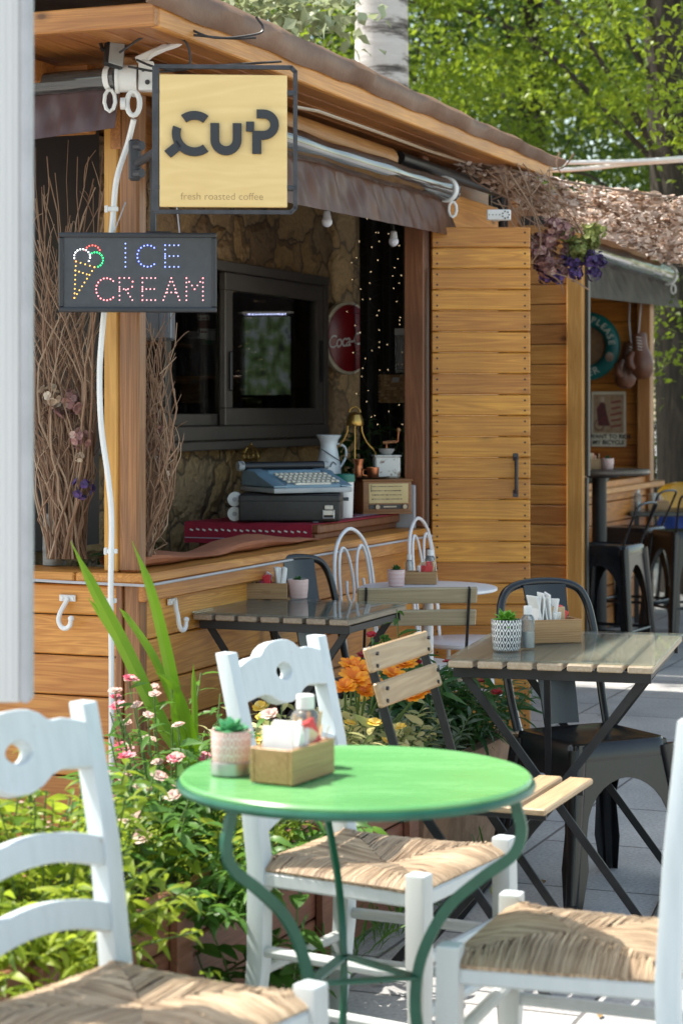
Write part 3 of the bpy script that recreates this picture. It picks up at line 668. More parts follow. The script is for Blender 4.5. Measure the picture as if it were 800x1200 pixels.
def rush_seat(mb, fw, bw, dep, z, seed):   # woven strands running in from each rail to the diagonals
    rr = random.Random(seed)
    cs = [Vector((-fw, dep, 0)), Vector((fw, dep, 0)), Vector((bw, -dep, 0)), Vector((-bw, -dep, 0))]
    O = Vector((0, .02, 0)); z0 = z
    hgt = lambda p: .010 + .012 * math.sin(9 * p.x + seed) * math.cos(8 * p.y) - .016 * max(0, 1 - (abs(p.x) + abs(p.y)) / .16)
    for k in range(4):
        A, B = cs[k], cs[(k + 1) % 4]; e = (B - A); L = e.length; nrm = Vector((e.y, -e.x, 0)).normalized()
        if nrm.dot(O - A) > 0: nrm = -nrm
        n_ = int(L / .0038)
        for i in range(n_):
            t = (i + .5) / n_; base = A + e * t; tt = t + rr.uniform(-.02, .02)
            q = O.lerp(A, max(0, 1 - 2 * tt)) if t < .5 else O.lerp(B, max(0, 2 * tt - 1))
            hw = L / n_ * rr.uniform(.50, .66); ed = e.normalized(); jit = rr.uniform(-.0011, .0014)
            path = [base - nrm * .012 + Vector((0, 0, -.013)), base + nrm * (.015 + jit) + Vector((0, 0, -.012)), base + nrm * (.021 + jit) + Vector((0, 0, -.004)), base + nrm * (.012 + jit * .5) + Vector((0, 0, .004 + jit))]
            for f in (.15, .4, .65, .88, 1.0):
                p = base.lerp(q, f) + ed * rr.uniform(-.0006, .0006); path.append(p + Vector((0, 0, hgt(p) * min(1, f * 3) + .006 + jit * 1.5 + rr.uniform(-.0006, .0006))))
            rows = [[p - ed * hw, p - ed * hw * .45 + Vector((0, 0, .0024)) + (nrm * .0024 if j < 4 else nrm * 0), p + ed * hw * .45 + Vector((0, 0, .0024)) + (nrm * .0024 if j < 4 else nrm * 0), p + ed * hw] for j, p in enumerate([x + Vector((0, 0, z0)) for x in path])]
            mb.sheet(rows)
    return mb

def mirror(h): return h + [(-x, y) for x, y in reversed(h)]
def rush_chair(label, loc, rz, sc=1.0, seed=1, lean=1.0):
    yl = lambda y: -.188 + (y + .188) * lean
    t = thing('rush_seat_chair', label, 'chair', loc, rz, 'white painted taverna chairs with rush seats')
    for sx in (-1, 1):
        m = MB(); loft(m, [(.190 * sx, -.215, 0, .017, .017), (.186 * sx, -.19, .25, .020, .020), (.186 * sx, -.188, .45, .021, .021), (.188 * sx, yl(-.215), .66, .020, .019), (.193 * sx, yl(-.268), .895, .019, .017)]); m.build('back_post', white_paint, t, angle=50)
        m = MB(); loft(m, [(.212 * sx, .205, 0, .016, .016), (.208 * sx, .20, .3, .021, .021), (.206 * sx, .198, .478, .022, .022)], .007); m.build('front_leg', white_paint, t, angle=50)
    rail_top = [(.175, .036), (.14, .047), (.115, .052), (.092, .051), (.080, .054), (.064, .066), (.04, .075), (.015, .078)]
    rail_bot = [(-.175, -.042), (-.13, -.036), (-.095, -.034), (-.07, -.040), (-.045, -.054), (-.015, -.062)]
    outline = rail_top + [(-x, y) for x, y in reversed(rail_top)] + rail_bot + [(-x, y) for x, y in reversed(rail_bot)]
    hole = [(.029 * math.cos(a) * (1 + .12 * math.cos(2 * a)), .008 + .0185 * math.sin(a)) for a in [i * math.pi / 10 for i in range(20)]]
    tilt = Matrix.Translation((0, yl(-.251), .825)) @ Matrix.Rotation(R(13 * lean), 4, 'X') @ FRONT
    m = MB(); m.shape([outline, hole], .024, tilt, bevel=.004); m.build('top_rail', white_paint, t, angle=40)
    for zc, yc in ((.655, -.214), (.545, -.198)):
        b = [(x / 10 * .17, .030 * (1 - (x / 10) ** 2) - .008) for x in range(-10, 11)]
        lp = [(x, y + .024) for x, y in b] + [(x, y - .026) for x, y in reversed(b)]
        m = MB(); m.shape([lp], .020, Matrix.Translation((0, yl(yc), zc)) @ Matrix.Rotation(R(10 * lean), 4, 'X') @ FRONT, bevel=.003); m.build('back_slat', white_paint, t, angle=40)
    m = MB()
    for sx in (-1, 1): m.bar((.188 * sx, -.185, .424), (.206 * sx, .196, .424), .024, .032, bevel=.005)
    m.bar((-.2, .198, .424), (.2, .198, .424), .024, .032, bevel=.005); m.bar((-.18, -.188, .424), (.18, -.188, .424), .024, .032, bevel=.005); m.build('seat_frame', white_paint, t)
    m = MB()
    for sx in (-1, 1):
        for zz in (.27, .16): m.tube([(.188 * sx, -.20, zz), (.209 * sx, .20, zz)], .0125, 10)
    for zz in (.30, .19): m.tube([(-.208, .201, zz), (.208, .201, zz)], .0125, 10)
    m.tube([(-.187, -.197, .22), (.187, -.197, .22)], .012, 10); m.build('stretcher', white_paint, t)
    m = MB(); rush_seat(m, .200, .176, .186, .447, seed); m.build('rush_seat', straw, t, angle=50)
    m = MB(); m.sheet([[(-.17, -.17, .436), (.17, -.17, .436)], [(-.19, .18, .436), (.19, .18, .436)]]); m.build('seat_underside', straw, t, thick=.006)
    t.scale = (sc, sc, sc); return t
rush_chair('blurred white ladder-back chair in the left foreground, its rush seat turned to the green table', (-.322, 3.16, 0), R(-123.5), .98, 2)
rush_chair('white ladder-back chair standing behind the green table against the flower planter', (.080, 4.27, 0), R(-119), .97, 5)
rush_chair('white chair cut off by the right edge, straw seat lit on one half', (.432, 3.617, 0), R(70), .96, 8, .45)

# green bistro table
t = thing('bistro_table', 'round green metal bistro table with three curved iron legs', 'table', (.025, 3.55, 0))
m = MB(); m.lathe([(.0, .728), (.28, .727), (.303, .722), (.304, .735), (.300, .739), (.285, .7375), (.0, .737)], 96); m.build('tabletop', green_top, t, angle=30)
rim = [(.3035 * math.cos(a), .3035 * math.sin(a), .7235) for a in [i * math.pi / 36 for i in range(72)]]
m = MB(); m.tube(rim, .0075, 8, closed=True); m.build('rim', green_iron, t)
prof = [(.275, .722), (.285, .69), (.292, .655), (.277, .615), (.225, .575), (.165, .52), (.125, .45), (.108, .38), (.112, .30), (.145, .2), (.20, .09), (.245, .0)]
for an in (-17, 223, 101):
    m = MB(); ca, sa = math.cos(R(an)), math.sin(R(an)); sp_ = spline([(r, 0, z) for r, z in prof], 6); T_ = Vector((-sa, ca, 0)); rows = []
    for p, qn in zip(sp_, sp_[1:] + [sp_[-1] * 2 - sp_[-2]]):
        d = (qn - p).normalized(); nn = Vector((d.z, 0, -d.x)); w3 = lambda v: Vector((v.x * ca, v.x * sa, v.z))
        c_ = w3(p); nv = w3(nn) * .0095; rows.append([c_ - T_ * .005 + nv, c_ + T_ * .005 + nv, c_ + T_ * .005 - nv, c_ - T_ * .005 - nv, c_ - T_ * .005 + nv])
    m.sheet(rows); bmesh.ops.remove_doubles(m.bm, verts=m.bm.verts, dist=1e-5); m.build('leg', green_iron, t, angle=50)
m = MB(); w3p = [Vector((.108 * math.cos(R(a)), .108 * math.sin(R(a)), .395)) for a in (-17, 223, 101)]
for i in range(3): m = MB(); m.bar(w3p[i], w3p[(i + 1) % 3], .022, .006, (0, 0, 1), .001); m.build('leg_brace', green_iron, t)

# slatted folding tables
def slat_table(label, loc, rz, W, D, z, nsl, mat):
    t = thing('slatted_table', label, 'table', loc, rz, 'folding slatted tables under sheets of glass')
    pitch = W / nsl
    for i in range(nsl):
        m = MB(); m.box((-W / 2 + pitch * (i + .5), 0, z - .016), (pitch - .013, D, .018), bevel=.003); m.build('slat', mat, t)
    m = MB()
    for sy in (-1, 1):
        m.box((0, sy * (D / 2 - .035), z - .040), (W - .03, .012, .028), bevel=.001)
    for sx in (-1, 1): m.box((sx * (W / 2 - .03), 0, z - .043), (.012, D - .09, .022), bevel=.001)
    m.build('top_frame', black_metal, t)
    for sy in (-1, 1):
        y = sy * (D / 2 - .055); y2 = y - sy * .016
        m = MB(); m.bar((-W / 2 + .04, y, z - .05), (W / 2 - .02, y, 0), .022, .009, (0, 1, 0), .001); m.build('leg', black_metal, t)
        m = MB(); m.bar((W / 2 - .04, y2, z - .05), (-W / 2 + .02, y2, 0), .022, .009, (0, 1, 0), .001); m.build('leg', black_metal, t)
        m = MB(); m.tube([(.0, y + .01, z * .46), (.0, y2 - .01, z * .46)], .007, 8); m.build('pivot_bolt', black_metal, t)
    m = MB(); m.tube([(W / 2 - .025, -D / 2 + .06, .012), (W / 2 - .025, D / 2 - .06, .012)], .008, 8); m.build('stretcher', black_metal, t); m = MB(); m.tube([(-W / 2 + .025, -D / 2 + .07, .012), (-W / 2 + .025, D / 2 - .07, .012)], .008, 8); m.build('stretcher', black_metal, t); m = MB()
    m.bar((-.02, -D / 2 + .09, z - .05), (-.06, -.02, .30), .018, .006, (0, 1, 0), .001); m.build('support_strut', black_metal, t)
    m = MB(); m.box((0, 0.0, z - .0022), (W - .004, D - .004, .0052), bevel=.001); m.build('glass_sheet', table_glass, t); return t
slat_table('slatted table with pale brown slats right of the potted flowers, black chair tucked behind it', (.642, 5.737, 0), R(-15), .555, .76, .71, 7, teak)
slat_table('weathered grey slatted table against the counter wall left of the white scroll chair', KP(.60, .272, 0), KANG - R(90), .535, .52, .737, 7, grey_teak)

# folding chairs
def folding_chair(label, loc, rz, mat=teak_x):
    t = thing('folding_chair', label, 'chair', loc, rz, 'black framed folding chairs with wooden slats')
    for sx in (-1, 1):
        x = .185 * sx
        m = MB(); m.bar((x, -.255, .80), (x, -.155, .47), .022, .008, (1, 0, 0), .001); m.bar((x, -.158, .475), (x, .20, 0), .022, .008, (1, 0, 0), .001, ext=.012); m.build('back_leg_bar', black_metal, t)
        x = .165 * sx
        m = MB(); m.bar((x, .14, .425), (x, -.23, 0), .022, .008, (1, 0, 0), .001); m.build('leg', black_metal, t)
        m = MB(); m.box((x, .005, .424), (.008, .36, .020), bevel=.001); m.tube([(x - .01, -.035, .22), (x + .03 * sx, -.035, .22)], .006, 8); m.build('seat_rail', black_metal, t)
    m = MB()
    for y, z in ((.19, .02), (-.22, .02)): m.tube([(-.17, y, z), (.17, y, z)], .007, 8)
    m.build('stretcher', black_metal, t)
    for i in range(5):
        m = MB(); m.box((0, -.15 + i * .079, .442), (.43, .062, .016), bevel=.004); m.build('seat_slat', mat, t)
    for z, y, h in ((.772, -.240, .060), (.690, -.214, .060)):
        m = MB(); m.box((0, y, z), (.43, .015, h), (R(17), 0, 0), bevel=.004); m.build('back_slat', mat, t)
    for z, y in ((.772, -.230), (.690, -.204)):
        for sx in (-1, 1):
            m = MB()
            for dz in (.015, -.015): m.tube([(.185 * sx, y, z + dz), (.185 * sx, y + .006, z + dz)], .005, 8)
            m.build('bolt_pair', black_metal, t)
    return t
folding_chair('folding chair with honey-brown wooden slats in front of the orange flowers', (.365, 4.985, 0), face(.93, -.37))
folding_chair('folding chair whose pale back slats screen the white round table', (.235, 7.20, -.0), face(-.10, 1), wood('pale_back_slats', (.44, .36, .235), (.33, .26, .16), 0, rough=.5, knots=.01)).scale = (.955, .955, .955)

# pressed steel chairs and stools
def steel_legs(t, H, wt, wb, mat):
    for k in range(4):
        off_t, off_b = wt + .006, wb + .006; sl = math.hypot(H, off_b - off_t); tl = math.atan2(off_b - off_t, H)
        at = min(.10, H * .22); inner = []
        for i in range(17):
            a = math.pi * i / 16; inner.append(((wb - .06) * math.cos(a) * (.80 + .20 * abs(math.cos(a))), (sl - at) * (.30 + .70 * math.sin(a) ** .55)))
        out = [(-wb, 0), (-wt, sl), (wt, sl), (wb, 0), (wb - .030, 0)] + inner + [(-wb + .030, 0)]
        M_ = Matrix.Rotation(math.pi / 2 * k, 4, 'Z') @ Matrix.Translation((0, -off_b, 0)) @ Matrix.Rotation(-tl, 4, 'X') @ FRONT
        m = MB(); m.shape([out], .003, M_, bevel=.0)
        m.build('side_panel', mat, t, angle=30)
    for sx, sy in ((-1, -1), (1, -1), (1, 1), (-1, 1)):
        m = MB(); m.tube([(sx * wb, sy * wb, .012), (sx * wt * 1.01, sy * wt * 1.01, H - .015)], [.017, .026], 14); m.tube([(sx * wb, sy * wb, 0), (sx * wb, sy * wb, .02)], .018, 12); m.build('leg', mat, t)
def steel_seat(t, H, wt, mat):
    pr = []
    def rr_(w_, r_):
        o = []
        for cx_, cy_, a0 in ((1, 1, 0), (-1, 1, 90), (-1, -1, 180), (1, -1, 270)):
            o += arc(cx_ * (w_ - r_), cy_ * (w_ - r_), r_, a0, a0 + 90, 6)
        return o
    m = MB(); lev = [(wt + .016, .045, H - .05), (wt + .014, .045, H - .010), (wt + .006, .04, H), (wt - .008, .035, H + .002), (wt - .02, .03, H - .004), (.02, .015, H - .006)]
    rows = [[(x, y, z) for x, y in rr_(w_, r_)] for w_, r_, z in lev]; rows = [r + [r[0]] for r in rows]
    m.sheet(rows)
    m.box((0, 0, H - .0075), (.05, .05, .003), bevel=0); bmesh.ops.remove_doubles(m.bm, verts=m.bm.verts, dist=1e-5); m.build('seat', mat, t, angle=40)
def steel_chair(label, loc, rz):
    t = thing('steel_chair', label, 'chair', loc, rz, 'black pressed steel chairs'); steel_legs(t, .44, .146, .205, gloss_black); steel_seat(t, .445, .146, gloss_black)
    pts = [(-.155, -.15, .44), (-.160, -.19, .56), (-.162, -.225, .70), (-.148, -.25, .80), (-.105, -.262, .845), (0, -.267, .858), (.105, -.262, .845), (.148, -.25, .80), (.162, -.225, .70), (.160, -.19, .56), (.155, -.15, .44)]
    m = MB(); m.tube(spline(pts, 6), .0125, 12); m.build('back_arch', gloss_black, t)
    m = MB(); m.sheet([[(x * (1 + .25 * f), y + .012 * abs(x) / .06, z) for x in (-.06, -.052, -.03, 0, .03, .052, .06)] for f, y, z in ((0, -.168, .45), (.2, -.19, .55), (.5, -.225, .70), (.8, -.25, .80), (1, -.262, .85))]); m.build('back_splat', gloss_black, t, thick=.004); return t
steel_chair('black steel chair tucked under the far side of the pale slatted table', (.715, 5.86, 0), face(.46, -.89))
steel_chair('black steel chair behind the grey slatted table, only its arched back showing', Vector((.03, 6.90, 0)), face(.72, -.69))
def bar_stool(label, loc, rz):
    t = thing('bar_stool', label, 'stool', loc, rz, 'black steel stools in the second bay'); steel_legs(t, .645, .140, .195, gloss_black); steel_seat(t, .65, .140, gloss_black)
    m = MB()
    for k in range(4):
        a, b = [(-1, -1), (1, -1), (1, 1), (-1, 1)][k], [(1, -1), (1, 1), (-1, 1), (-1, -1)][k]; m.tube([(a[0] * .178, a[1] * .178, .20), (b[0] * .178, b[1] * .178, .20)], .009, 8)
    m.build('foot_rail', gloss_black, t)
    m = MB(); m.tube(spline([(-.13, -.13, .65), (-.15, -.20, .82), (-.11, -.225, .87), (.11, -.225, .87), (.15, -.20, .82), (.13, -.13, .65)], 5), .007, 8); m.build('low_back', gloss_black, t); return t
bar_stool('black stool in front of the pedestal of the bar table', (1.43, 10.98, 0), R(62))
bar_stool('second black stool further along, between the bar table and the annex counter', (1.80, 12.62, 0), R(60))
bar_stool('rightmost black stool, cut off by the right edge of the picture', (2.05, 12.25, 0), R(20))
t = thing('bar_table', 'tall round dark bar table on a black pedestal behind the wooden post', 'table', (1.46, 11.62, 0))
m = MB(); m.lathe([(0, 1.0), (.27, 1.0), (.285, 1.012), (.285, 1.026), (.275, 1.034), (0, 1.034)], 48); m.build('tabletop', plain('worn_dark_top', (.06, .045, .035), (.11, .085, .07), scale=12, stretch=(3, .6, 1), rough=.3), t)
m = MB(); m.tube([(0, 0, .02), (0, 0, 1.0)], .042, 20); m.lathe([(0, 1.001), (.12, .998), (.11, .985), (0, .98)], 24); m.build('pedestal', black_metal, t)
m = MB(); m.lathe([(.24, 0), (.24, .012), (.06, .03), (.045, .05)], 32); m.build('base', black_metal, t)
t = thing('dining_table', 'low dark table under the yellow chair, beyond the stools', 'table', (2.22, 13.4, 0))
m = MB(); m.box((0, 0, .70), (.75, .6, .03), bevel=.006); m.build('tabletop', plain('dark_tabletop', (.035, .04, .04), (.06, .065, .06), rough=.25), t)
for sx in (-1, 1):
    for sy in (-1, 1): m = MB(); m.bar((.33 * sx, .26 * sy, 0), (.33 * sx, .26 * sy, .684), .03, .03); m.build('leg', black_metal, t)
t = thing('plastic_chair', 'yellow plastic chair at the right edge behind the stools', 'chair', (2.42, 14.3, 0), R(180))
yel = plain('yellow_plastic', (.62, .33, .02), rough=.35)
m = MB(); m.sheet([[(x * wd, y + .10 * x * x * 4 * .25, z) for x in (-1, -.8, -.5, 0, .5, .8, 1)] for wd, y, z in ((.20, .2, .45), (.21, 0, .43), (.2, -.15, .45), (.2, -.2, .55), (.2, -.23, .7), (.19, -.25, .80), (.15, -.255, .84), (.08, -.257, .855))]); m.build('shell', yel, t, thick=.006)
for sx in (-1, 1):
    for sy in (-1, 1): m = MB(); m.tube([(.15 * sx, .13 * sy, .43), (.2 * sx, .2 * sy, 0)], .011, 8); m.build('leg', black_metal, t)
t = thing('plastic_chair', 'dark blue chair seat below the yellow chair at the right edge', 'chair', (2.30, 13.95, 0), R(160)); blu = plain('blue_plastic', (.02, .05, .22), rough=.35)
m = MB(); m.sheet([[(x * wd, y, z) for x in (-1, -.6, 0, .6, 1)] for wd, y, z in ((.20, .2, .45), (.21, 0, .43), (.2, -.16, .45), (.2, -.2, .52), (.19, -.22, .62), (.14, -.225, .66))]); m.build('shell', blu, t, thick=.006)
for sx in (-1, 1):
    for sy in (-1, 1): m = MB(); m.tube([(.15 * sx, .13 * sy, .43), (.19 * sx, .18 * sy, 0)], .011, 8); m.build('leg', black_metal, t)

# white wrought iron set
def scroll_chair(label, loc, rz):
    t = thing('scroll_chair', label, 'chair', loc, rz, 'white wrought iron chairs with scrolled backs')
    y = lambda z: -.165 - .10 * max(0, z - .45)
    m = MB(); m.lathe([(0, .435), (.18, .435), (.19, .442), (.19, .452), (.18, .458), (0, .456)], 36); m.build('seat', white_metal, t)
    for k, (wd, top) in enumerate(((.162, .935), (.150, .895))):
        h = [(wd * .86, .45), (wd * .98, .62), (wd, .74), (wd * .88, .84), (wd * .55, top - .03)]
        pts = [(x, y(z), z) for x, z in h] + [(0, y(top), top)] + [(-x, y(z), z) for x, z in reversed(h)]
        m = MB()
        if k == 0: m.tube(spline(pts, 6), .0068, 10)
        else:
            for sx in (-1, 1):
                q_ = [(.122, .45), (.130, .65), (.122, .80), (.088, .868), (.042, .845), (.016, .76), (.022, .690), (.050, .668), (.074, .70), (.070, .75)]
                m.tube(spline([(sx * x, y(z) + .004, z) for x, z in q_], 6), .0056, 8)
        m.build('back_arch' if k == 0 else 'back_scroll', white_metal, t)
    for sx in (-1, 1):
        for sy in (-1, 1):
            m = MB(); m.tube(spline([(.12 * sx, .12 * sy, .44), (.135 * sx, .135 * sy, .25), (.17 * sx, .18 * sy, .03), (.185 * sx, .19 * sy, .008)], 5), .009, 8); m.build('leg', white_metal, t)
    m = MB(); m.tube([(.135 * math.cos(a), .135 * math.sin(a), .24) for a in [i * math.pi / 12 for i in range(24)]], .006, 6, closed=True); m.build('leg_ring', white_metal, t); return t
rzn = face(_n.x, _n.y)
scroll_chair('white scroll-backed iron chair left of the white round table', KP(1.50, .29, 0), rzn - R(4))
scroll_chair('white scroll-backed iron chair in front of the plank door, behind the white round table', KP(2.30, .28, 0), rzn + R(2))
t = thing('round_table', 'small round white metal table between the two scroll chairs', 'table', G(497, 688, .735) * Vector((1, 1, 0)) + _n * .015)
m = MB(); m.lathe([(0, .722), (.235, .722), (.246, .727), (.246, .735), (.24, .738), (0, .737)], 60); m.build('tabletop', white_metal, t)
m = MB(); m.tube([(0, 0, .12), (0, 0, .724)], .018, 14); m.build('pedestal', white_metal, t)
for k in range(3):
    a = R(40 + 120 * k); m = MB(); m.tube(spline([(.015 * math.cos(a), .015 * math.sin(a), .26), (.10 * math.cos(a), .10 * math.sin(a), .20), (.20 * math.cos(a), .20 * math.sin(a), .05), (.23 * math.cos(a), .23 * math.sin(a), .008)], 5), .010, 8); m.build('leg', white_metal, t)

# ------------------------------------------------------------------ things on the tables
def lattice(name, base, line, k, mz, wd=.22):
    m, t, bs, out = nt(name); tc = N(t, 'TexCoord'); sx = N(t, 'SeparateXYZ'); t.links.new(tc.outputs['Object'], sx.inputs[0])
    an = math_(t, 'MULTIPLY', math_(t, 'ARCTAN2', sx.outputs[1], sx.outputs[0]), k / 2); zz = math_(t, 'MULTIPLY', sx.outputs[2], mz)
    f1 = math_(t, 'ABSOLUTE', math_(t, 'SINE', math_(t, 'ADD', an, zz))); f2 = math_(t, 'ABSOLUTE', math_(t, 'SINE', math_(t, 'SUBTRACT', an, zz)))
    lo = math_(t, 'MINIMUM', f1, f2); hi = math_(t, 'GREATER_THAN', math_(t, 'MULTIPLY', f1, f2), .72)
    f = math_(t, 'MAXIMUM', math_(t, 'LESS_THAN', lo, wd), hi)
    t.links.new(mixc(t, f, base, line), bs.inputs['Base Color']); bs.inputs['Roughness'].default_value = .3; return m
pot_black = lattice('black_lattice_pot', (.74, .74, .73), (.025, .03, .04), 14, 95, .26)
pot_pink = lattice('pink_lattice_pot', (.74, .70, .68), (.56, .27, .24), 16, 110, .34)
succ = leafmat('succulent', (.10, .30, .03), (.22, .48, .05), (.35, .65, .08), .25)
succ2 = leafmat('mint_succulent', (.06, .30, .12), (.12, .42, .18), (.2, .6, .3), .25)
succ3 = leafmat('dark_succulent', (.02, .09, .02), (.05, .16, .04), (.1, .3, .05), .2)
soil = plain('potting_soil', (.04, .028, .02), rough=.95)
tin = plain('tin_band', (.5, .5, .5), (.35, .35, .35), rough=.3, metal=.8)
def leaf_fan(mb, n_, L, w_, c, rr, up=(.2, 1.0)):
    for i in range(n_):
        a = i * 2.399; el = up[0] + (up[1] - up[0]) * i / n_; d = Vector((math.cos(a) * math.cos(el), math.sin(a) * math.cos(el), math.sin(el))); s_ = Vector((-math.sin(a), math.cos(a), 0)); u_ = d.cross(s_) * -1
        l = L * rr.uniform(.8, 1.1)
        mb.sheet([[c + d * l * f + s_ * (w_ * b_ * e_) + u_ * (.25 * w_ * (1 - abs(e_)) * b_ * -1) + Vector((0, 0, -.25 * l * f * f * math.cos(el))) for e_ in (-1, 0, 1)] for f, b_ in ((0, .4), (.35, 1), (.7, .9), (.92, .35), (1, .02))])
def pot(label, loc, r, h, mat, lm, leaf=.04, nl=22, up=(.15, 1.3), base=None):
    t = thing('flower_pot', label, 'plant pot', loc, rnd.random() * 6, 'small patterned plant pots on the tables')
    m = MB(); m.lathe([(0, .001), (r * .86, .001), (r * .90, .004), (r, h * .55), (r * 1.02, h - .003), (r * 1.0, h), (r * .93, h), (r * .90, h - .012), (0, h - .014)], 32); m.build('pot', mat, t)
    m = MB(); m.lathe([(0, h - .010), (r * .88, h - .010)], 20, cap=False); m.build('soil', soil, t)
    m = MB(); leaf_fan(m, nl, leaf, leaf * .26, Vector((0, 0, h - .008)), rnd, up); m.build('succulent', lm, t, thick=.0012)
    if base: m = MB(); m.lathe([(r * .93, .0), (r * 1.04, .001), (r * 1.05, base), (r * .98, base + .001)], 32, cap=False); m.build('tin_saucer', tin, t)
    return t
sug = islands('sugar_packets', [(.75, .74, .72), (.62, .06, .06), (.75, .73, .70), (.55, .38, .22), (.70, .55, .38), (.78, .78, .76)], .6)
stir = islands('wooden_stirrers', [(.58, .42, .25), (.50, .34, .20), (.62, .47, .30)], .6)
def caddy(label, loc, rz, L=.15, W=.075, H=.06, nap=6, sticks=8, bag=6, logo=False, high=.06):
    t = thing('condiment_box', label, 'box', loc, rz, 'wooden condiment boxes on the tables')
    m = MB(); th = .008
    for sy in (-1, 1): m.box((0, sy * (W / 2 - th / 2), H / 2), (L, th, H), bevel=.0015)
    for sx in (-1, 1): m.box((sx * (L / 2 - th / 2), 0, H / 2), (th - .0005, W - 2 * th, H - .001), bevel=.0015)
    m.box((0, 0, .004), (L - 2 * th, W - 2 * th, .006), bevel=0); m.build('box', box_wood, t)
    rr = random.Random(sum(map(ord, label)))
    if nap:
        m = MB()
        for i in range(nap): m.box((-L * .5 + .02 + .055 * (i + .5) / nap + .004, rr.uniform(-.004, .004), H * .5 + high * .62 + rr.uniform(-.014, .008)), (.004, W * .72, H * .55 + high), (rr.uniform(-.07, .07), rr.uniform(-.26, .26), rr.uniform(-.22, .22)), bevel=.001)
        m.build('napkins', paper, t)
    if bag:
        m = MB()
        for i in range(bag): m.box((L * .02 + rr.uniform(-.01, .035), rr.uniform(-.018, .018), H + rr.uniform(-.006, .014)), (.028, .006, .048), (rr.uniform(-.3, .3), rr.uniform(-.5, .5), rr.uniform(-.6, .6)), bevel=.001)
        m.build('sugar_packets', sug, t)
    if sticks:
        m = MB()
        for i in range(sticks): 
            x, y_ = L * .33 + rr.uniform(-.018, .018), rr.uniform(-.018, .018); m.bar((x, y_, .01), (x + rr.uniform(-.02, .02), y_ + rr.uniform(-.02, .02), H + rr.uniform(.02, .05)), .006, .0018, bevel=0)
        m.build('stirrers', stir, t)
    if logo: m = MB(); m.text('cup', .022, Matrix.Translation((0, -W / 2 - .0006, H * .5)) @ FRONT, depth=.0006); m.build('lettering', dark_beam, t)
    return t
def bottle(label, loc, h=.10, r=.017, capm=None, liquid=None):
    t = thing('sanitizer_bottle', label, 'bottle', loc, 0, 'small clear bottles on the tables')
    m = MB(); m.lathe([(0, .001), (r, .002), (r, h * .68), (r * .8, h * .76), (r * .48, h * .80), (r * .48, h * .84)], 20, cap=False); m.build('bottle_body', bottle_glass, t)
    m = MB(); m.lathe([(r * .62, h * .80), (r * .62, h * .99), (r * .5, h), (0, h)], 18); m.build('cap', capm or white_plastic, t)
    m = MB(); m.lathe([(0, .003), (r * .88, .004), (r * .88, h * .40), (0, h * .40)], 18); m.build('liquid', liquid or plain('clear_gel', (.55, .60, .62), rough=.1), t); return t
zt = .7395
bc = G(335, 905, zt)
caddy('open wooden box of white napkins on the green table', Vector((-.083, 3.512, zt)), R(62), .150, .082, .060, 6, 5, 9, high=.045)
bottle('clear bottle of pink gel behind the napkin box on the green table', Vector((-.064, 3.635, zt)), .125, .026, liquid=plain('pink_gel', (.55, .22, .13), rough=.15))
pot('red and white patterned pot with mint succulent on the green table', G(270, 910, zt) + Vector((0, .03, 0)), .0345, .075, pot_pink, succ2, .042, 20, (.1, 1.2), base=.022)
z1 = .7115
caddy('pale wooden box with napkins and packets on the pale slatted table', G(645, 752, z1) + Vector((0, .005, 0)), R(14), .155, .085, .066, 8, 0, 8, high=.075)
bottle('clear square-shouldered bottle between lattice pot and box on the pale slatted table', G(618, 760, z1), .118, .019)
pot('white pot with black diamond lattice and bright green succulent', G(593, 762, z1), .041, .085, pot_black, succ, .045, 24, (.0, 1.2))
z2 = .7385
caddy('long wooden box of stirrers and napkins on the grey slatted table', G(312, 702, z2) + Vector((0, .03, 0)), R(-3), .145, .08, .053, 0, 0, 0, True)
last = [o for o in bpy.data.objects if o.get('label', '').startswith('long wooden box of stirrers')][0]
m = MB(); rr = random.Random(4)
for i in range(9): x = -.05 + rr.uniform(-.016, .016); m.bar((x, rr.uniform(-.02, .02), .01), (x + rr.uniform(-.018, .018), rr.uniform(-.03, .03), .08 + rr.uniform(0, .012)), .007, .002, bevel=0)
m.build('stirrers', stir, last)
m = MB()
for i in range(7): m.box((.0 + rr.uniform(-.014, .014), rr.uniform(-.02, .02), .058 + rr.uniform(0, .01)), (.025, .006, .035), (rr.uniform(-.4, .4), rr.uniform(-.5, .5), rr.uniform(-.5, .5)), bevel=.001)
m.build('sugar_packets', islands('red_packets', [(.65, .05, .07), (.75, .73, .72), (.6, .1, .2)], .5), last)
m = MB()
for i in range(5): m.box((.046 + rr.uniform(-.006, .006) + (i - 2) * .007, rr.uniform(-.01, .01), .072), (.012, .05, .065), (0, (i - 2) * .09, .2), bevel=.003)
m.build('napkins', paper, last)
pot('pink lattice pot at the end of the box on the grey slatted table', G(349, 702, z2) + Vector((0, .03, 0)), .034, .064, pot_pink, succ3, .025, 14, (.3, 1.4))
z3 = .738
tb = G(497, 688, .735)
caddy('small wooden box of packets and sticks on the white round table', G(493, 684, z3), R(-4), .115, .07, .045, 0, 6, 8)
bottle('little clear bottle behind the box on the white round table', G(480, 683, z3) + Vector((0, .06, 0)), .10, .014)
bottle('small white-capped clear bottle right of the box on the white table', G(505, 681, z3) + Vector((0, .09, 0)), .11, .02)
pot('pink lattice pot on the white round table', G(464, 687, z3), .031, .060, pot_pink, succ3, .028, 16, (.3, 1.4))
zb = 1.0345
caddy('wooden box of napkins on the tall bar table', Vector((1.385, 11.6, zb)), R(5), .16, .09, .055, 5, 3, 5)
pot('pink lattice pot on the tall bar table', Vector((1.50, 11.56, zb)), .034, .06, pot_pink, succ3, .03, 14, (.3, 1.4))
zd = .7155
caddy('wooden box of napkins on the dark table behind the stools', Vector((2.06, 13.38, zd)), R(5), .14, .09, .06, 6, 2, 5)
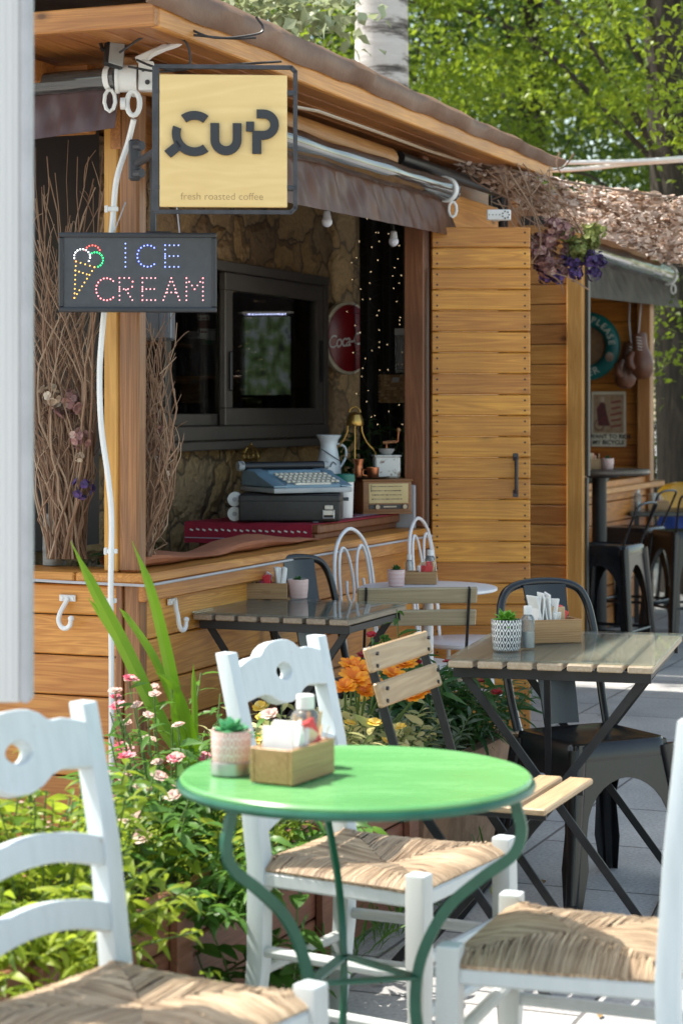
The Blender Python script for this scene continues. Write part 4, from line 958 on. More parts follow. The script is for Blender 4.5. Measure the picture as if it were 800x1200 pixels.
bottle('clear bottle standing on the dark table behind the stools', Vector((1.92, 13.3, zd)), .14, .022)
# ================================================================== on and around the counter
ZC = .9405
t = thing('woven_runner', 'red woven runner with white dashes draped over the end of the raised counter', 'runner', KP(1.62, -.36, ZC), KANG)
kil = plain('red_kilim', (.33, .012, .035), (.24, .008, .03), scale=60, stretch=(1, 1, 4), rough=.85, bump=.4)
m = MB(); rows = []
for a, z in ((-.02, -.078), (-.021, -.035), (-.018, .0), (-.004, .0035), (.2, .003), (.86, .003)): rows.append([(a + .002 * math.sin(i * 2.1), .272 - .525 * i / 14 - (.03 if a > .1 else 0), z + .001 * math.sin(i * 1.7 + a * 30)) for i in range(15)])
m.sheet(rows); m.build('cloth', kil, t, thick=.003)
m = MB()
for i in range(19): m.box((-.0238, .24 - i * .026, -.028 + .002 * (i % 2)), (.0015, .013, .0055), (R(20), 0, 0), bevel=0)
m.build('white_dashes', paper, t)
m = MB(); m.box((-.0240, .01, -.058), (.0012, .52, .003), bevel=0)
for k in range(4): m.box((.1 + k * .18, -.07, .0066), (.012, .36, .001), bevel=0)
for k in range(16): m.box((.06 + k * .045, -.235, .0066), (.02, .02, .001), (0, 0, .7), bevel=0)
m.build('pale_stripes', plain('grey_thread', (.45, .42, .50), rough=.8), t)
m = MB(); rows = []
for i in range(33):
    a = .10 + 1.50 * i / 32; hw = .075 * (1 - .35 * i / 32); hh = .050 * (.7 + .3 * math.sin(i * .35 + 1)) * (1.0 if i < 29 else (33 - i) / 4.2)
    rows.append([(a, .115 - hw * math.cos(p) + .008 * math.sin(i * .9), .884 + hh * (.5 + .5 * math.sin(p)) * (1 + .12 * math.sin(p * 3 + i * .4))) for p in [k * math.pi * 2 / 16 - math.pi / 2 for k in range(17)]])
m.sheet(rows); bmesh.ops.transform(m.bm, matrix=Matrix.Translation((KX, KY, 0)) @ Matrix.Rotation(KANG, 4, 'Z'), verts=m.bm.verts)
tag(m.build('seat_cushion', plain('terracotta_fabric', (.36, .13, .06), (.28, .095, .045), scale=6, rough=.85, bump=.5, bdist=.02)), 'terracotta fabric cushion rolled along the counter ledge', 'cushion')

t = thing('typewriter_case', 'black hard case with chrome latch under the blue typewriter', 'case', Vector((-.190, 7.87, ZC + .007)), R(-2)); cw = .385
m = MB(); m.box((0, 0, .052), (cw, .32, .102), bevel=.012, seg=3); m.box((0, 0, .078), (cw + .003, .323, .004), bevel=.001); m.build('case_body', plain('black_leatherette', (.014, .014, .016), (.022, .022, .024), scale=60, rough=.42, bump=.2), t)
m = MB(); m.box((cw / 2 - .045, -.164, .055), (.032, .008, .018), bevel=.002); m.box((cw / 2 - .045, -.166, .035), (.045, .006, .02), bevel=.002); m.tube([(cw / 2 - .065, -.168, .045), (cw / 2 - .065, -.172, .015), (cw / 2 - .025, -.172, .015), (cw / 2 - .025, -.168, .045)], .003, 6); m.build('latch', tin, t)
tw = thing('typewriter', 'pale blue portable typewriter with cream keys on its black case', 'typewriter', Vector((-.175, 7.87, ZC + .113)), R(27))
blue = plain('blue_enamel', (.15, .26, .35), (.19, .31, .40), scale=12, rough=.32); grey_b = plain('grey_base', (.38, .41, .43), rough=.4)
m = MB(); m.box((0, 0, .012), (.33, .31, .020), bevel=.006, seg=2); m.build('base_plate', grey_b, tw)
m = MB(); pr = [(-.15, .024), (.145, .024), (.145, .078), (.09, .088), (.02, .080), (-.01, .066), (-.15, .030)]
m.shape([pr], .05, Matrix.Translation((-.135, 0, 0)) @ Matrix.Rotation(R(90), 4, 'Z') @ FRONT, bevel=.004); m.shape([pr], .04, Matrix.Translation((.142, 0, 0)) @ Matrix.Rotation(R(90), 4, 'Z') @ FRONT, bevel=.004)
m.box((0, .07, .056), (.23, .12, .055), bevel=.006); m.box((.004, -.07, .036), (.232, .15, .02), (R(10), 0, 0), bevel=.002); m.build('shell', blue, tw)
keys = plain('cream_keys', (.72, .68, .58), rough=.35); m = MB()
for r_ in range(4):
    for k in range(11): m.box((-.098 + k * .0205 + .004 * r_, -.032 - r_ * .027, .070 - r_ * .0085), (.0165, .017, .009), (R(14), 0, 0), bevel=.0025)
m.box((.004, -.138, .036), (.15, .014, .009), bevel=.002); m.build('keys', keys, tw)
m = MB(); m.tube([(-.17, .11, .098), (.17, .11, .098)], .017, 16); m.build('carriage_roller', black_plastic, tw)
m = MB(); m.box((0, .135, .088), (.30, .03, .02), bevel=.003); m.tube([(-.195, .11, .098), (-.172, .11, .098)], .019, 16); m.tube([(.172, .11, .098), (.19, .11, .098)], .015, 14); m.bar((-.17, .10, .105), (-.205, .05, .118), .008, .004); m.build('carriage', grey_b, tw)
t = thing('paper_rolls', 'two white till rolls stacked beside the black case', 'paper rolls', Vector((-.405, 7.8, ZC + .007)))
for z in (.027, .082):
    m = MB(); m.tube([(0, -.03, z), (0, .04, z)], .027, 22); o = m.build('paper_roll', paper, t)
    m = MB(); m.tube([(0, -.0315, z), (0, -.0305, z)], .009, 12); m.build('core', grey_cord, o)
t = thing('travel_tumbler', 'white tumbler with green lid between typewriter and radio', 'tumbler', Vector((.012, 8.02, ZC + .006)))
m = MB(); m.lathe([(0, 0), (.030, .0), (.032, .006), (.036, .135), (.036, .142), (0, .142)], 28); m.build('cup', white_plastic, t)
m = MB(); m.lathe([(0, .141), (.039, .141), (.041, .146), (.040, .168), (.036, .172), (0, .172)], 28); m.build('lid', plain('teal_lid', (.01, .17, .13), rough=.35), t)
m = MB(); m.box((.006, -.0345, .075), (.02, .003, .014), bevel=.001); m.build('emblem', plain('dark_emblem', (.05, .07, .08)), t)
t = thing('vintage_radio', 'old wooden radio with cream dial and two knobs', 'radio', Vector((.158, 8.38, ZC + .006)), R(14))
m = MB(); m.box((0.008, 0, .069), (.205, .17, .130), bevel=.008, seg=2); m.box((.008, 0, .137), (.215, .18, .008), bevel=.003); m.box((.008, 0, .004), (.21, .175, .008), bevel=.002); m.build('cabinet', radio_wood, t)
m = MB(); m.box((.012, -.0855, .084), (.165, .003, .080), bevel=.001); m.build('dial', plain('cream_dial', (.55, .42, .20), (.46, .34, .15), rough=.35), t)
m = MB(); rr = random.Random(3)
for r_ in range(4):
    x = -.055
    while x < .07: w_ = rr.uniform(.003, .009); m.box((x, -.0875, .112 - r_ * .017), (w_, .001, rr.uniform(.002, .004)), bevel=0); x += w_ + .003
m.box((-.061, -.0875, .105), (.0025, .001, .03), bevel=0); m.build('dial_marks', black_plastic, t)
m = MB(); m.box((.012, -.0858, .030), (.165, .003, .018), bevel=.001); m.build('knob_strip', black_plastic, t)
m = MB(); m.box((.018, -.0875, .030), (.055, .002, .006), bevel=.001); m.build('tuning_bar', plain('cream_bar', (.5, .42, .3)), t)
for x in (-.036, .078): m = MB(); m.tube([(x, -.087, .030), (x, -.098, .030)], .009, 14); m.build('knob', plain('ivory_knob', (.5, .38, .25), rough=.3), t)
zr = ZC + .1485
t = thing('coffee_tray', 'round dark copper tray lying on the old radio', 'tray', Vector((.095, 8.38, zr)))
m = MB(); m.lathe([(0, .001), (.085, .001), (.10, .006), (.102, .008), (.10, .0085), (.085, .004), (0, .003)], 36); m.build('tray', plain('old_copper', (.16, .09, .05), (.09, .06, .04), rough=.35, metal=.7), t)
t = thing('brass_stand', 'brass bell-topped stand with three curved legs on the copper tray', 'stand', Vector((.055, 8.40, zr + .004)))
Zb = CZ - (500 - HY) * 8.4 / F - zr
m = MB(); m.lathe([(.034, Zb), (.036, Zb + .004), (.034, Zb + .022), (.026, Zb + .045), (.012, Zb + .055), (0, Zb + .056)], 28); m.build('bell_top', brass, t)
m = MB(); m.tube([(.022 * math.cos(a), 0, Zb + .055 + .022 * math.sin(a)) for a in [math.pi * i / 10 for i in range(11)]], .003, 6); m.ball((0, 0, Zb + .078), .005); m.build('top_ring', brass, t)
for k, an in enumerate((-95, 25, 170)):
    ca, sa = math.cos(R(an)), math.sin(R(an)); m = MB()
    pr = [(.030, Zb + .002), (.034, Zb - .03), (.055, Zb - .07), (.088, Zb - .105), (.098, Zb - .14), (.092, .003)] if k else [(.004, Zb), (.006, Zb * .5), (.008, .003)]
    m.tube(spline([(r * ca, r * sa, z) for r, z in pr], 5), .0035, 8); m.build('leg', brass, t)
t = thing('copper_pot', 'slim copper coffee pot under the brass stand', 'coffee pot', Vector((.070, 8.36, zr + .004)))
m = MB(); m.lathe([(0, 0), (.022, 0), (.024, .005), (.018, .04), (.017, .052), (.023, .075), (.021, .075), (.015, .05), (0, .01)], 20); m.build('pot_body', copper, t); m = MB(); m.bar((-.018, 0, .062), (-.055, .02, .085), .006, .004); m.build('handle', brass, t)
t = thing('copper_cup', 'small copper cup on the tray in front of the coffee grinder', 'cup', Vector((.128, 8.34, zr + .004)))
m = MB(); m.lathe([(0, 0), (.020, 0), (.023, .004), (.025, .042), (.023, .042), (.020, .006), (0, .005)], 20); m.build('cup_body', copper, t); m = MB(); m.tube(spline([(-.024, 0, .034), (-.04, 0, .03), (-.04, 0, .012), (-.023, 0, .008)], 5), .003, 6); m.build('handle', copper, t)
t = thing('coffee_grinder', 'rust-specked white coffee grinder with copper crank on the radio', 'grinder', Vector((.185, 8.425, zr)), R(8))
chip = plain('chipped_enamel', (.60, .60, .58), (.14, .08, .05), scale=28, rough=.4, lo=.56, hi=.64)
m = MB(); m.box((0, 0, .045), (.105, .07, .088), bevel=.006); m.box((0, 0, .091), (.112, .078, .006), bevel=.002); m.build('grinder_body', chip, t)
m = MB(); m.lathe([(.018, .094), (.032, .112), (.034, .12), (.0, .122)], 20); m.build('hopper', plain('grey_hopper', (.3, .3, .29), rough=.4), t)
m = MB(); m.tube([(0, 0, .12), (0, 0, .142), (.045, -.01, .15), (.048, -.01, .19)], .004, 8); m.build('crank', copper, t); m = MB(); m.tube([(-.015, 0, .145), (.04, -.008, .15)], .006, 8); m.ball((.048, -.01, .197), .010); m.build('crank_knob', dark_beam, t)
t = thing('enamel_jug', 'tall white enamel water jug behind the typewriter', 'jug', KP(2.36, -.345, 1.0855), R(20))
m = MB(); m.lathe([(0, 0), (.052, 0), (.054, .006), (.048, .06), (.036, .125), (.034, .140), (.040, .160), (.053, .178), (.051, .180), (.036, .160), (.03, .14), (0, .02)], 32); m.build('jug_body', enamel, t)
m = MB(); m.tube(spline([(.034, 0, .145), (.07, 0, .13), (.075, 0, .09), (.047, 0, .04)], 5), .005, 8); m.build('handle', enamel, t)
m = MB(); m.tube([(-.05, -.045, .125), (.03, -.05, .075)], .002, 6); m.tube(spline([(-.012, -.05, .05), (.0, -.052, .07), (.015, -.05, .06)], 4), .002, 5); m.build('painted_sprig', plain('dark_paint', (.04, .05, .06)), t)
t = thing('brass_lantern', 'tiny brass lantern hanging below the hatch window sill', 'lantern', KP(2.62, -.81, 1.155) + Vector((0, 0, -.02)))
m = MB()
for i in range(10): a = i * math.pi / 5; m.tube(spline([(.012 * math.cos(a), .012 * math.sin(a), .0), (.034 * math.cos(a), .034 * math.sin(a), .02), (.036 * math.cos(a), .036 * math.sin(a), .045), (.012 * math.cos(a), .012 * math.sin(a), .078)], 4), .0022, 5)
for z, r in ((.0, .016), (.022, .036), (.045, .037), (.075, .016)): m.tube([(r * math.cos(i * .524), r * math.sin(i * .524), z) for i in range(12)], .003, 5, closed=True)
m.build('cage', brass, t); m = MB(); m.lathe([(.0, -.006), (.02, -.004), (.02, 0), (0, .002)], 14); m.ball((0, 0, .085), .007); m.build('cap', brass, t)

# black curtain with fairy lights, sign, basket
m = MB(); rows = []
for j in range(13):
    z = .30 + 2.09 * j / 12; rows.append([KP(3.85 + .02 * math.sin(i * 1.3) + .012 * math.sin(i * 3.1 + j * .3), -.785 + .74 * i / 40, z) for i in range(41)])
m.sheet(rows); tag(m.build('black_curtain', curtain_m, thick=.004), 'black curtain hung with fairy lights at the end of the counter', 'curtain')
warm = plain('fairy_bulb', (1, .8, .5), emit=(1, .74, .42), es=.9)
wire = plain('dark_wire', (.02, .02, .015), rough=.6)
for s_, (px0, px1, n_) in enumerate(((414, 440, 24), (436, 464, 24), (456, 486, 24))):
    t = thing('fairy_lights', ['string of warm fairy lights nearest the red round sign', 'middle string of warm fairy lights on the black curtain', 'string of warm fairy lights nearest the red-brown jamb'][s_], 'fairy lights', P(px0, 250, 9.6), 0, 'fairy light strings on the curtain')
    pts = []
    for i in range(n_):
        px = px0 + (px1 - px0) * (.5 + .5 * math.sin(i * 2.4 + s_)) + rnd.uniform(-9, 9); py = 255 + 245 * (i + rnd.uniform(.1, .9)) / n_; d = 9.62 - (px - 408) * .0015; pts.append(P(px, py, d))
    m = MB(); m.tube(spline(pts, 3), .0012, 4); m.build('wire', wire, t, world=True)
    for p in pts: m = MB(); m.ball(p, .0018, sub=1); m.build('bulb', warm, t, world=True)
t = thing('fairy_lights', 'fairy lights added behind the right edge of the hatch pane as their reflection', 'fairy lights', KP(3.5, -1.1, 1.9), 0, 'fairy light strings on the curtain')
pts = [P(x, y, 10.15) for x, y in ((336, 345), (342, 342), (349, 346), (356, 352), (360, 362), (354, 378), (355, 400), (356, 420), (361, 438), (362, 450), (363, 462), (363, 474), (364, 488))]  # bulbs added where the pane mirrors the lights on the curtain
m = MB(); m.tube(spline(pts, 3), .0012, 4); m.build('wire', wire, t, world=True)
for p in pts: m = MB(); m.ball(p, .0018, sub=1); m.build('bulb', warm, t, world=True)
t = thing('round_sign', 'round red drinks sign with white lettering on the stone wall', 'sign', KP(3.82, -.845, CZ + 85 * 9.8 / F), KANG - R(19))
m = MB(); m.lathe([(0, 0), (.172, 0), (.178, .006), (.178, .03), (.168, .036), (.0, .038)], 56, Matrix.Translation((0, .012, 0)) @ Matrix.Rotation(R(90), 4, 'X')); m.build('rim', plain('cream_rim', (.62, .55, .42), (.5, .42, .3), scale=20), t)
m = MB(); m.lathe([(0, .0), (.160, .0), (.163, .002), (.16, .004), (0, .006)], 56, Matrix.Translation((0, -.027, 0)) @ Matrix.Rotation(R(90), 4, 'X')); m.build('red_disc', plain('sign_red', (.22, .004, .008), (.18, .003, .007), rough=.3), t)
m = MB(); m.text('Coca-Cola', .088, Matrix.Translation((0, -.0345, -.01)) @ Matrix.Rotation(R(-6), 4, 'Y') @ FRONT @ Matrix(((1, .25, 0, 0), (0, 1, 0, 0), (0, 0, 1, 0), (0, 0, 0, 1))), depth=.001, space=.86); m.build('lettering', plain('sign_white', (.8, .78, .75), rough=.4), t)
t = thing('wicker_basket', 'brown wicker basket fixed high against the dark curtain', 'basket', P(467, 456, 9.45), R(4))
wk = islands('wicker', [(.42, .26, .13), (.32, .19, .09), (.52, .34, .19)], .7); m = MB()
for r_ in range(9):
    for k in range(12):
        m.box((-.08 + k * .0145, -.05 + (.004 if (k + r_) % 2 else 0), -.056 + r_ * .0145), (.0155, .012, .0125), bevel=.004)
    m.box((-.087, 0, -.056 + r_ * .0145), (.010, .10, .0125), bevel=.004); m.box((.087, 0, -.056 + r_ * .0145), (.010, .10, .0125), bevel=.004)
m.box((0, 0, -.06), (.165, .09, .006)); m.box((0, .05, 0), (.17, .006, .12)); m.build('woven_sides', wk, t)
m = MB(); m.box((-.02, -.058, .042), (.03, .004, .022), bevel=.001); m.build('name_tag', grey_cord, t)
m = MB(); m.bar((-.06, .05, .05), (-.06, .09, .08), .006, .006); m.bar((.06, .05, .05), (.06, .09, .08), .006, .006); m.build('hook', black_metal, t)
t = thing('straw_holder', 'clear straw dispenser above the wicker basket', 'holder', P(472, 408, 9.45))
m = MB(); m.box((0, 0, -.02), (.075, .06, .19), bevel=.003); m.build('clear_box', thin_glass('holder_plastic', (.8, .8, .8), .08, 1.2, haze=.25, hazecol=(.75, .77, .8)), t)
m = MB(); m.box((0, -.032, .075), (.08, .006, .03), bevel=.002); m.build('label_plate', plain('pale_label', (.5, .52, .55)), t)
m = MB()
for i in range(7): m.tube([(-.025 + i * .008, .0, -.10), (-.03 + i * .011, -.005, .03 + .01 * (i % 3))], .003, 6)
m.build('straws', islands('dark_straws', [(.12, .1, .16), (.25, .22, .3), (.08, .07, .09)], .5), t)
def bulb(label, loc, r=.02):
    t = thing('light_bulb', label, 'bulb', loc, 0, 'white festoon bulbs hanging under the awnings')
    m = MB(); m.ball((0, 0, 0), r, sub=3); m.build('globe', plain('milk_glass', (.66, .66, .72), rough=.25), t)
    m = MB(); m.lathe([(r * .8, r * .5), (r * .62, r * 1.9), (r * .35, r * 2.1), (0, r * 2.1)], 16); m.build('socket', grey_cord, t)
    m = MB(); m.tube([(0, 0, r * 2), (0, 0, r * 2 + .10)], .003, 6); m.build('flex', wire, t)
bulb('white bulb under the brown valance, above the hatch window', P(383, 260, 7.48)); bulb('white bulb under the brown valance, in front of the black curtain', P(461, 283, 8.14))
bulb('white bulb at the left under the second bay valance', P(696, 341, 12.2), .026); bulb('white bulb above the boxing gloves', P(736, 347, 12.9), .028)
# dim room behind the hatch
t = thing('added_fridge', 'added fridge below the LED row, front glowing like a reflection in the hatch glass', 'fridge', P(313, 480, 11.05) * Vector((1, 1, 0)), R(-10))
m = MB(); m.box((0, .15, .95), (.30, .26, 1.9), bevel=.01); m.build('cabinet', black_plastic, t)
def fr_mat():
    m, t_, bs, out = nt('reflection_glow_front'); v, _ = coords(t_, (22, 1, 12), False); nz = N(t_, 'TexNoise'); nz.inputs['Scale'].default_value = 1; nz.inputs['Detail'].default_value = 4; t_.links.new(v, nz.inputs['Vector'])
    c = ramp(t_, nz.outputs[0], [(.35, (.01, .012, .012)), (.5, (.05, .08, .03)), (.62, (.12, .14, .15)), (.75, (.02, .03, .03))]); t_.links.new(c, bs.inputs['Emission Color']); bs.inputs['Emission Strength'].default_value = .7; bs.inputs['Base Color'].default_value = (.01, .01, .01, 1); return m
m = MB(); m.box((0, .015, 1.66), (.25, .008, .42), bevel=.002); m.build('glow_front', fr_mat(), t)  # glowing noise stands in for the picture reflected in the hatch pane
m = MB()
for i in range(11): m.ball((-.10 + i * .02, .008, 1.885), .004, sub=1)
m.build('led_strip', plain('cool_led', (.6, .7, 1), emit=(.55, .6, 1), es=7), t)
for zz, lab in ((1.30, 'lower dark shelf of glasses behind the hatch window'), (1.56, 'upper dark shelf of glasses behind the hatch window')):
    t = thing('glass_shelf', lab, 'shelf', KP(5.05, -1.6, zz), KANG); m = MB(); m.box((0, .02, -.011), (.2, 1.5, .02), bevel=.003); m.build('board', dark_beam, t)
k = 0
for zz in (1.30, 1.56):
    for i in range(15):
        b = -2.30 + i * .085
        if zz > 1.5 and -1.98 < b < -1.40: continue
        m = MB(); hh = rnd.uniform(.09, .13); m.lathe([(0, 0), (.026, 0), (.030, hh), (.028, hh), (.024, .005)], 12, Matrix.Translation(KP(4.99 + .02 * (i % 2), b, zz + .0005)))
        tag(m.build('drinking_glass', bottle_glass), ('drinking glass in the row on the lower shelf behind the hatch' if zz < 1.5 else 'drinking glass on the upper shelf behind the hatch'), 'glass', 'glasses on the lower shelf' if zz < 1.5 else 'glasses on the upper shelf')
t = thing('paper_bag', 'green paper bag standing in the corner of the hatch window', 'bag', KP(3.42, -1.16, 1.222), R(10)); m = MB(); m.box((0, 0, .105), (.088, .05, .205), bevel=.006); m.build('bag', plain('green_bag', (.12, .20, .03), (.09, .16, .02), rough=.7), t); m = MB(); m.text('CUP', .03, Matrix.Translation((.0, -.0257, .07)) @ Matrix.Rotation(R(90), 4, 'Y') @ FRONT, depth=.0006); m.build('lettering', plain('bag_print', (.3, .4, .15)), t)
m = MB(); kb(m, 2.0, 3.62, -1.3, -1.055, 1.20, 1.22, .004); o = m.build('inner_sill', dark_beam, kiosk)
t = thing('notice_card', 'small white notice card with red band in the hatch opening', 'notice', P(240, 383, 8.75)); s = 8.75 / F
m = MB(); m.box((0, 0, 0), (11 * s, .003, 28 * s), bevel=0); m.build('card', paper, t); m = MB(); m.box((0, -.002, 3 * s), (11 * s, .001, 10 * s), bevel=0); m.box((0, -.002, 10 * s), (8 * s, .001, 1.6 * s), bevel=0); m.box((0, -.002, -6 * s), (8 * s, .001, 2 * s), bevel=0); m.build('printed_bands', plain('notice_print', (.25, .05, .05)), t)
m = MB(); m.tube([(0, 0, 14 * s), (0, .0, .34)], .0015, 5); m.build('string', grey_cord, t)
t = thing('hand_dispenser', 'white dispenser with green nozzle behind the notice card', 'dispenser', P(247, 392, 8.95)); m = MB(); m.box((0, 0, 0), (.055, .05, .05), bevel=.008); m.build('housing', white_plastic, t); m = MB(); m.lathe([(0, -.02), (.018, -.018), (.02, 0), (0, .002)], 14, Matrix.Translation((-.012, -.012, -.026))); m.build('nozzle', plain('green_nozzle', (.02, .3, .12), rough=.3), t)
m = MB(); m.box((0.02, .02, .08), (.015, .015, .12)); m.build('bracket', black_metal, t)

# ------------------------------------------------------------------ second bay decorations
rzb = KANG - R(90)
t = thing('life_ring', 'teal life ring with white lettering on the plank wall of the second bay', 'life ring', KP(8.075, -.765, CZ + 74 * 13.93 / F), rzb)
RR, rt = .182, .052
m = MB(); m.tube([(RR * math.cos(a), 0, RR * math.sin(a)) for a in [i * math.pi / 24 for i in range(48)]], rt, 16, closed=True); bmesh.ops.transform(m.bm, matrix=Matrix.Diagonal((1, .7, 1, 1)), verts=m.bm.verts); m.build('ring', plain('teal_ring', (.012, .17, .16), (.008, .13, .13), scale=8, rough=.4), t)
m = MB()
def around(word, a0, step, size, inward=1):
    for i, ch in enumerate(word):
        a = R(a0 - step * i * inward); rot = a - math.pi / 2 if inward > 0 else a + math.pi / 2
        if ch != ' ': m.text(ch, size, Matrix.Translation((RR * math.cos(a), -.038, RR * math.sin(a))) @ Matrix.Rotation(-rot, 4, 'Y') @ FRONT, depth=.002)
around('CHILL PLEASE', 150, 13, .062); around('BEER', 252, 14, .07, -1)
m.build('lettering', plain('ring_letters', (.75, .72, .64), rough=.6), t)
m = MB(); a = R(-24); m.ball((RR * math.cos(a), -.036, RR * math.sin(a)), .03, (1, .2, 1.1)); m.build('emblem', plain('ring_emblem', (.35, .17, .12), (.5, .42, .35), scale=40), t)
m = MB(); m.lathe([(0, 0), (.135, 0), (.135, .01), (0, .01)], 30, Matrix.Translation((0, .03, 0)) @ Matrix.Rotation(R(90), 4, 'X')); m.build('backing_disc', plain('cork_disc', (.30, .17, .09), (.22, .12, .06), scale=30), t)
pp = P(711, 491, 13.92); t = thing('poster', 'vintage tin poster reading I WANT TO RIDE MY BICYCLE', 'poster', KP(8.105, -.62, pp.z), rzb); s = 13.95 / F
t.location = Vector((pp.x, t.location.y, pp.z)); t.location.y = KP(8.1, -.62).y - .012 + (KP(8.1, -.62).x - pp.x) * .395
m = MB(); m.box((0, 0, 0), (41 * s, .006, 64 * s), bevel=.001); m.build('plate', plain('cream_plate', (.66, .60, .48), (.56, .49, .37), scale=16, rough=.5), t)
m = MB(); m.box((0, -.0045, 6 * s), (36 * s, .002, 45 * s), bevel=0); m.build('picture', plain('brown_print_area', (.28, .17, .10), (.38, .27, .17), scale=30, rough=.5), t)
m = MB(); m.shape([[(-12 * s, -14 * s), (-14 * s, 6 * s), (-9 * s, 14 * s), (-4 * s, 12 * s), (-2 * s, 0), (2 * s, -14 * s)]], .001, Matrix.Translation((0, -.0062, 6 * s)) @ FRONT); m.tube([(-11 * s + 6 * s * math.cos(x), -.0062, -7 * s + 6 * s * math.sin(x)) for x in [i * .5236 for i in range(12)]], .003, 4, closed=True); m.build('rider_figure', plain('dark_red_print', (.16, .03, .03), (.06, .03, .03), scale=40), t)
m = MB(); m.ball((-8 * s, -.006, 23 * s), 3.5 * s, (1, .15, 1.1)); m.build('figure_head', plain('pale_print', (.5, .36, .26)), t)
m = MB()
for k in range(5): m.box((9 * s, -.0062, (20 - k * 7) * s), (rnd.uniform(9, 14) * s, .001, 2.2 * s), (0, R(-10), 0), bevel=0)
m.build('script_marks', plain('red_script', (.25, .05, .04)), t)
m = MB(); m.text('I WANT TO RIDE', 6.9 * s, Matrix.Translation((0, -.0045, -20.5 * s)) @ FRONT, depth=.001, offset=.0012); m.text('MY BICYCLE', 6.9 * s, Matrix.Translation((0, -.0045, -27.3 * s)) @ FRONT, depth=.001, offset=.0012); m.build('lettering', black_plastic, t)
leather = plain('brown_leather', (.15, .052, .024), (.09, .03, .014), scale=10, rough=.38)
def glove(label, loc, rz, tilt):
    t = thing('boxing_glove', label, 'boxing glove', loc, rz, 'old boxing gloves hung by their laces'); T_ = Matrix.Rotation(R(tilt), 4, 'Y')
    m = MB(); m.lathe([(0, .02), (.045, .02), (.052, .0), (.050, -.05), (.054, -.09), (.070, -.14), (.078, -.19), (.070, -.24), (.045, -.275), (0, -.285)], 22, T_ @ Matrix.Diagonal((1, .8, 1, 1))); m.tube([T_ @ Vector(v) for v in ((-.05, -.02, -.10), (-.075, -.035, -.14), (-.07, -.04, -.19), (-.05, -.045, -.215))], [.022, .03, .028, .018], 12); m.build('glove', leather, t)
    m = MB()
    for k in range(5): m.tube([T_ @ Vector((-.015, -.042, -.005 - k * .02)), T_ @ Vector((.015, -.042, -.015 - k * .02))], .0025, 5)
    m.build('lacing', paper, t)
    m = MB(); m.tube([T_ @ Vector((0, -.02, .02)), (.01, .03, .16), (.02, .04, .33)], .004, 6); m.build('hanging_lace', grey_cord, t)
g0 = P(742, 408, 13.5); glove('old brown boxing glove on the right of the hanging pair', P(748, 394, 13.45), R(-10), -6); glove('old brown boxing glove on the left of the hanging pair', P(737, 406, 13.6), R(15), 8)
for lab, px, py in (('rolled grey cloth bundle on the annex counter', 704, 556),):
    t = thing('cloth_bundle', lab, 'cloth', KP(6.95, -.42, .889), KANG); m = MB(); m.ball((0, 0, .055), .10, (1.3, .9, .55), 3); m.build('cloth', plain('grey_cloth', (.16, .16, .12), (.1, .1, .08), scale=8, rough=.9, bump=.6, bdist=.03), t)
# ================================================================== plants
def leaf_mesh(name, mat, parent, pos, dr, L, W, curl, rng, fine=True, fold=.25, flat=.0):
    pos, dr = np.asarray(pos, float), np.asarray(dr, float); n = len(pos); L = np.broadcast_to(L, n).astype(float); W = np.broadcast_to(W, n).astype(float)
    dr = dr / np.linalg.norm(dr, axis=1, keepdims=True)
    up = np.tile([0, 0, 1.0], (n, 1)) + rng.normal(0, .45 if not flat else flat, (n, 3)); s = np.cross(dr, up); s /= np.linalg.norm(s, axis=1, keepdims=True) + 1e-9; u = np.cross(s, dr)
    st = [(0, .12), (.22, .75), (.5, 1.0), (.78, .62), (1.0, .04)] if fine else [(0, .05), (.5, 1.0), (1.0, .05)]
    V = []
    for f, b in st:
        c = pos + dr * (L * f)[:, None] - u * (L * curl * f * f)[:, None] - np.array([0, 0, 1.0]) * (L * curl * .35 * f * f)[:, None]
        e = u * (W * b * fold)[:, None]
        V += [c - s * (W * b)[:, None] + e, c, c + s * (W * b)[:, None] + e]
    k = len(V); V = np.stack(V, 1).reshape(-1, 3)
    q = []
    for r in range(len(st) - 1):
        for c in range(2): a = r * 3 + c; q.append((a, a + 1, a + 4, a + 3))
    q = (np.array(q)[None] + (np.arange(n) * k)[:, None, None]).reshape(-1, 4)
    if parent is not None:
        M = np.array(root_matrix(parent).inverted()); V = V @ M[:3, :3].T + M[:3, 3]
    me = bpy.data.meshes.new(name); me.vertices.add(len(V)); me.vertices.foreach_set('co', V.ravel().astype('f'))
    me.loops.add(q.size); me.loops.foreach_set('vertex_index', q.ravel().astype('i')); me.polygons.add(len(q))
    me.polygons.foreach_set('loop_start', np.arange(0, q.size, 4, dtype='i')); me.update(calc_edges=True); me.validate()
    me.shade_smooth(); return link(name, me, mat, parent)

lm_lime = leafmat('lime_leaves', (.08, .17, .015), (.34, .40, .035), (.52, .66, .06), .5, .42, 5)
lm_mid = leafmat('mid_green_leaves', (.035, .11, .018), (.10, .22, .04), (.22, .42, .06), .4)
lm_dark = leafmat('dark_green_leaves', (.018, .07, .02), (.05, .13, .035), (.10, .26, .05), .35)
lm_var = leafmat('variegated_leaves', (.13, .22, .05), (.62, .55, .28), (.6, .6, .25), .35)
lm_grey = leafmat('grey_green_leaves', (.09, .14, .10), (.18, .24, .16), (.25, .35, .18), .35)
lm_strap = leafmat('strap_leaves', (.14, .30, .02), (.30, .46, .04), (.50, .72, .07), .5, .35, 4)
stem_m = plain('green_stem', (.10, .17, .04), (.07, .12, .03), scale=20, rough=.6)
bark_tw = islands('dry_twigs', [(.22, .125, .075), (.30, .19, .12), (.17, .09, .055), (.36, .25, .17)], .8)
pink = islands('pink_petals', [(.70, .12, .20), (.78, .30, .36), (.62, .07, .14), (.80, .50, .52)], .6, .35)
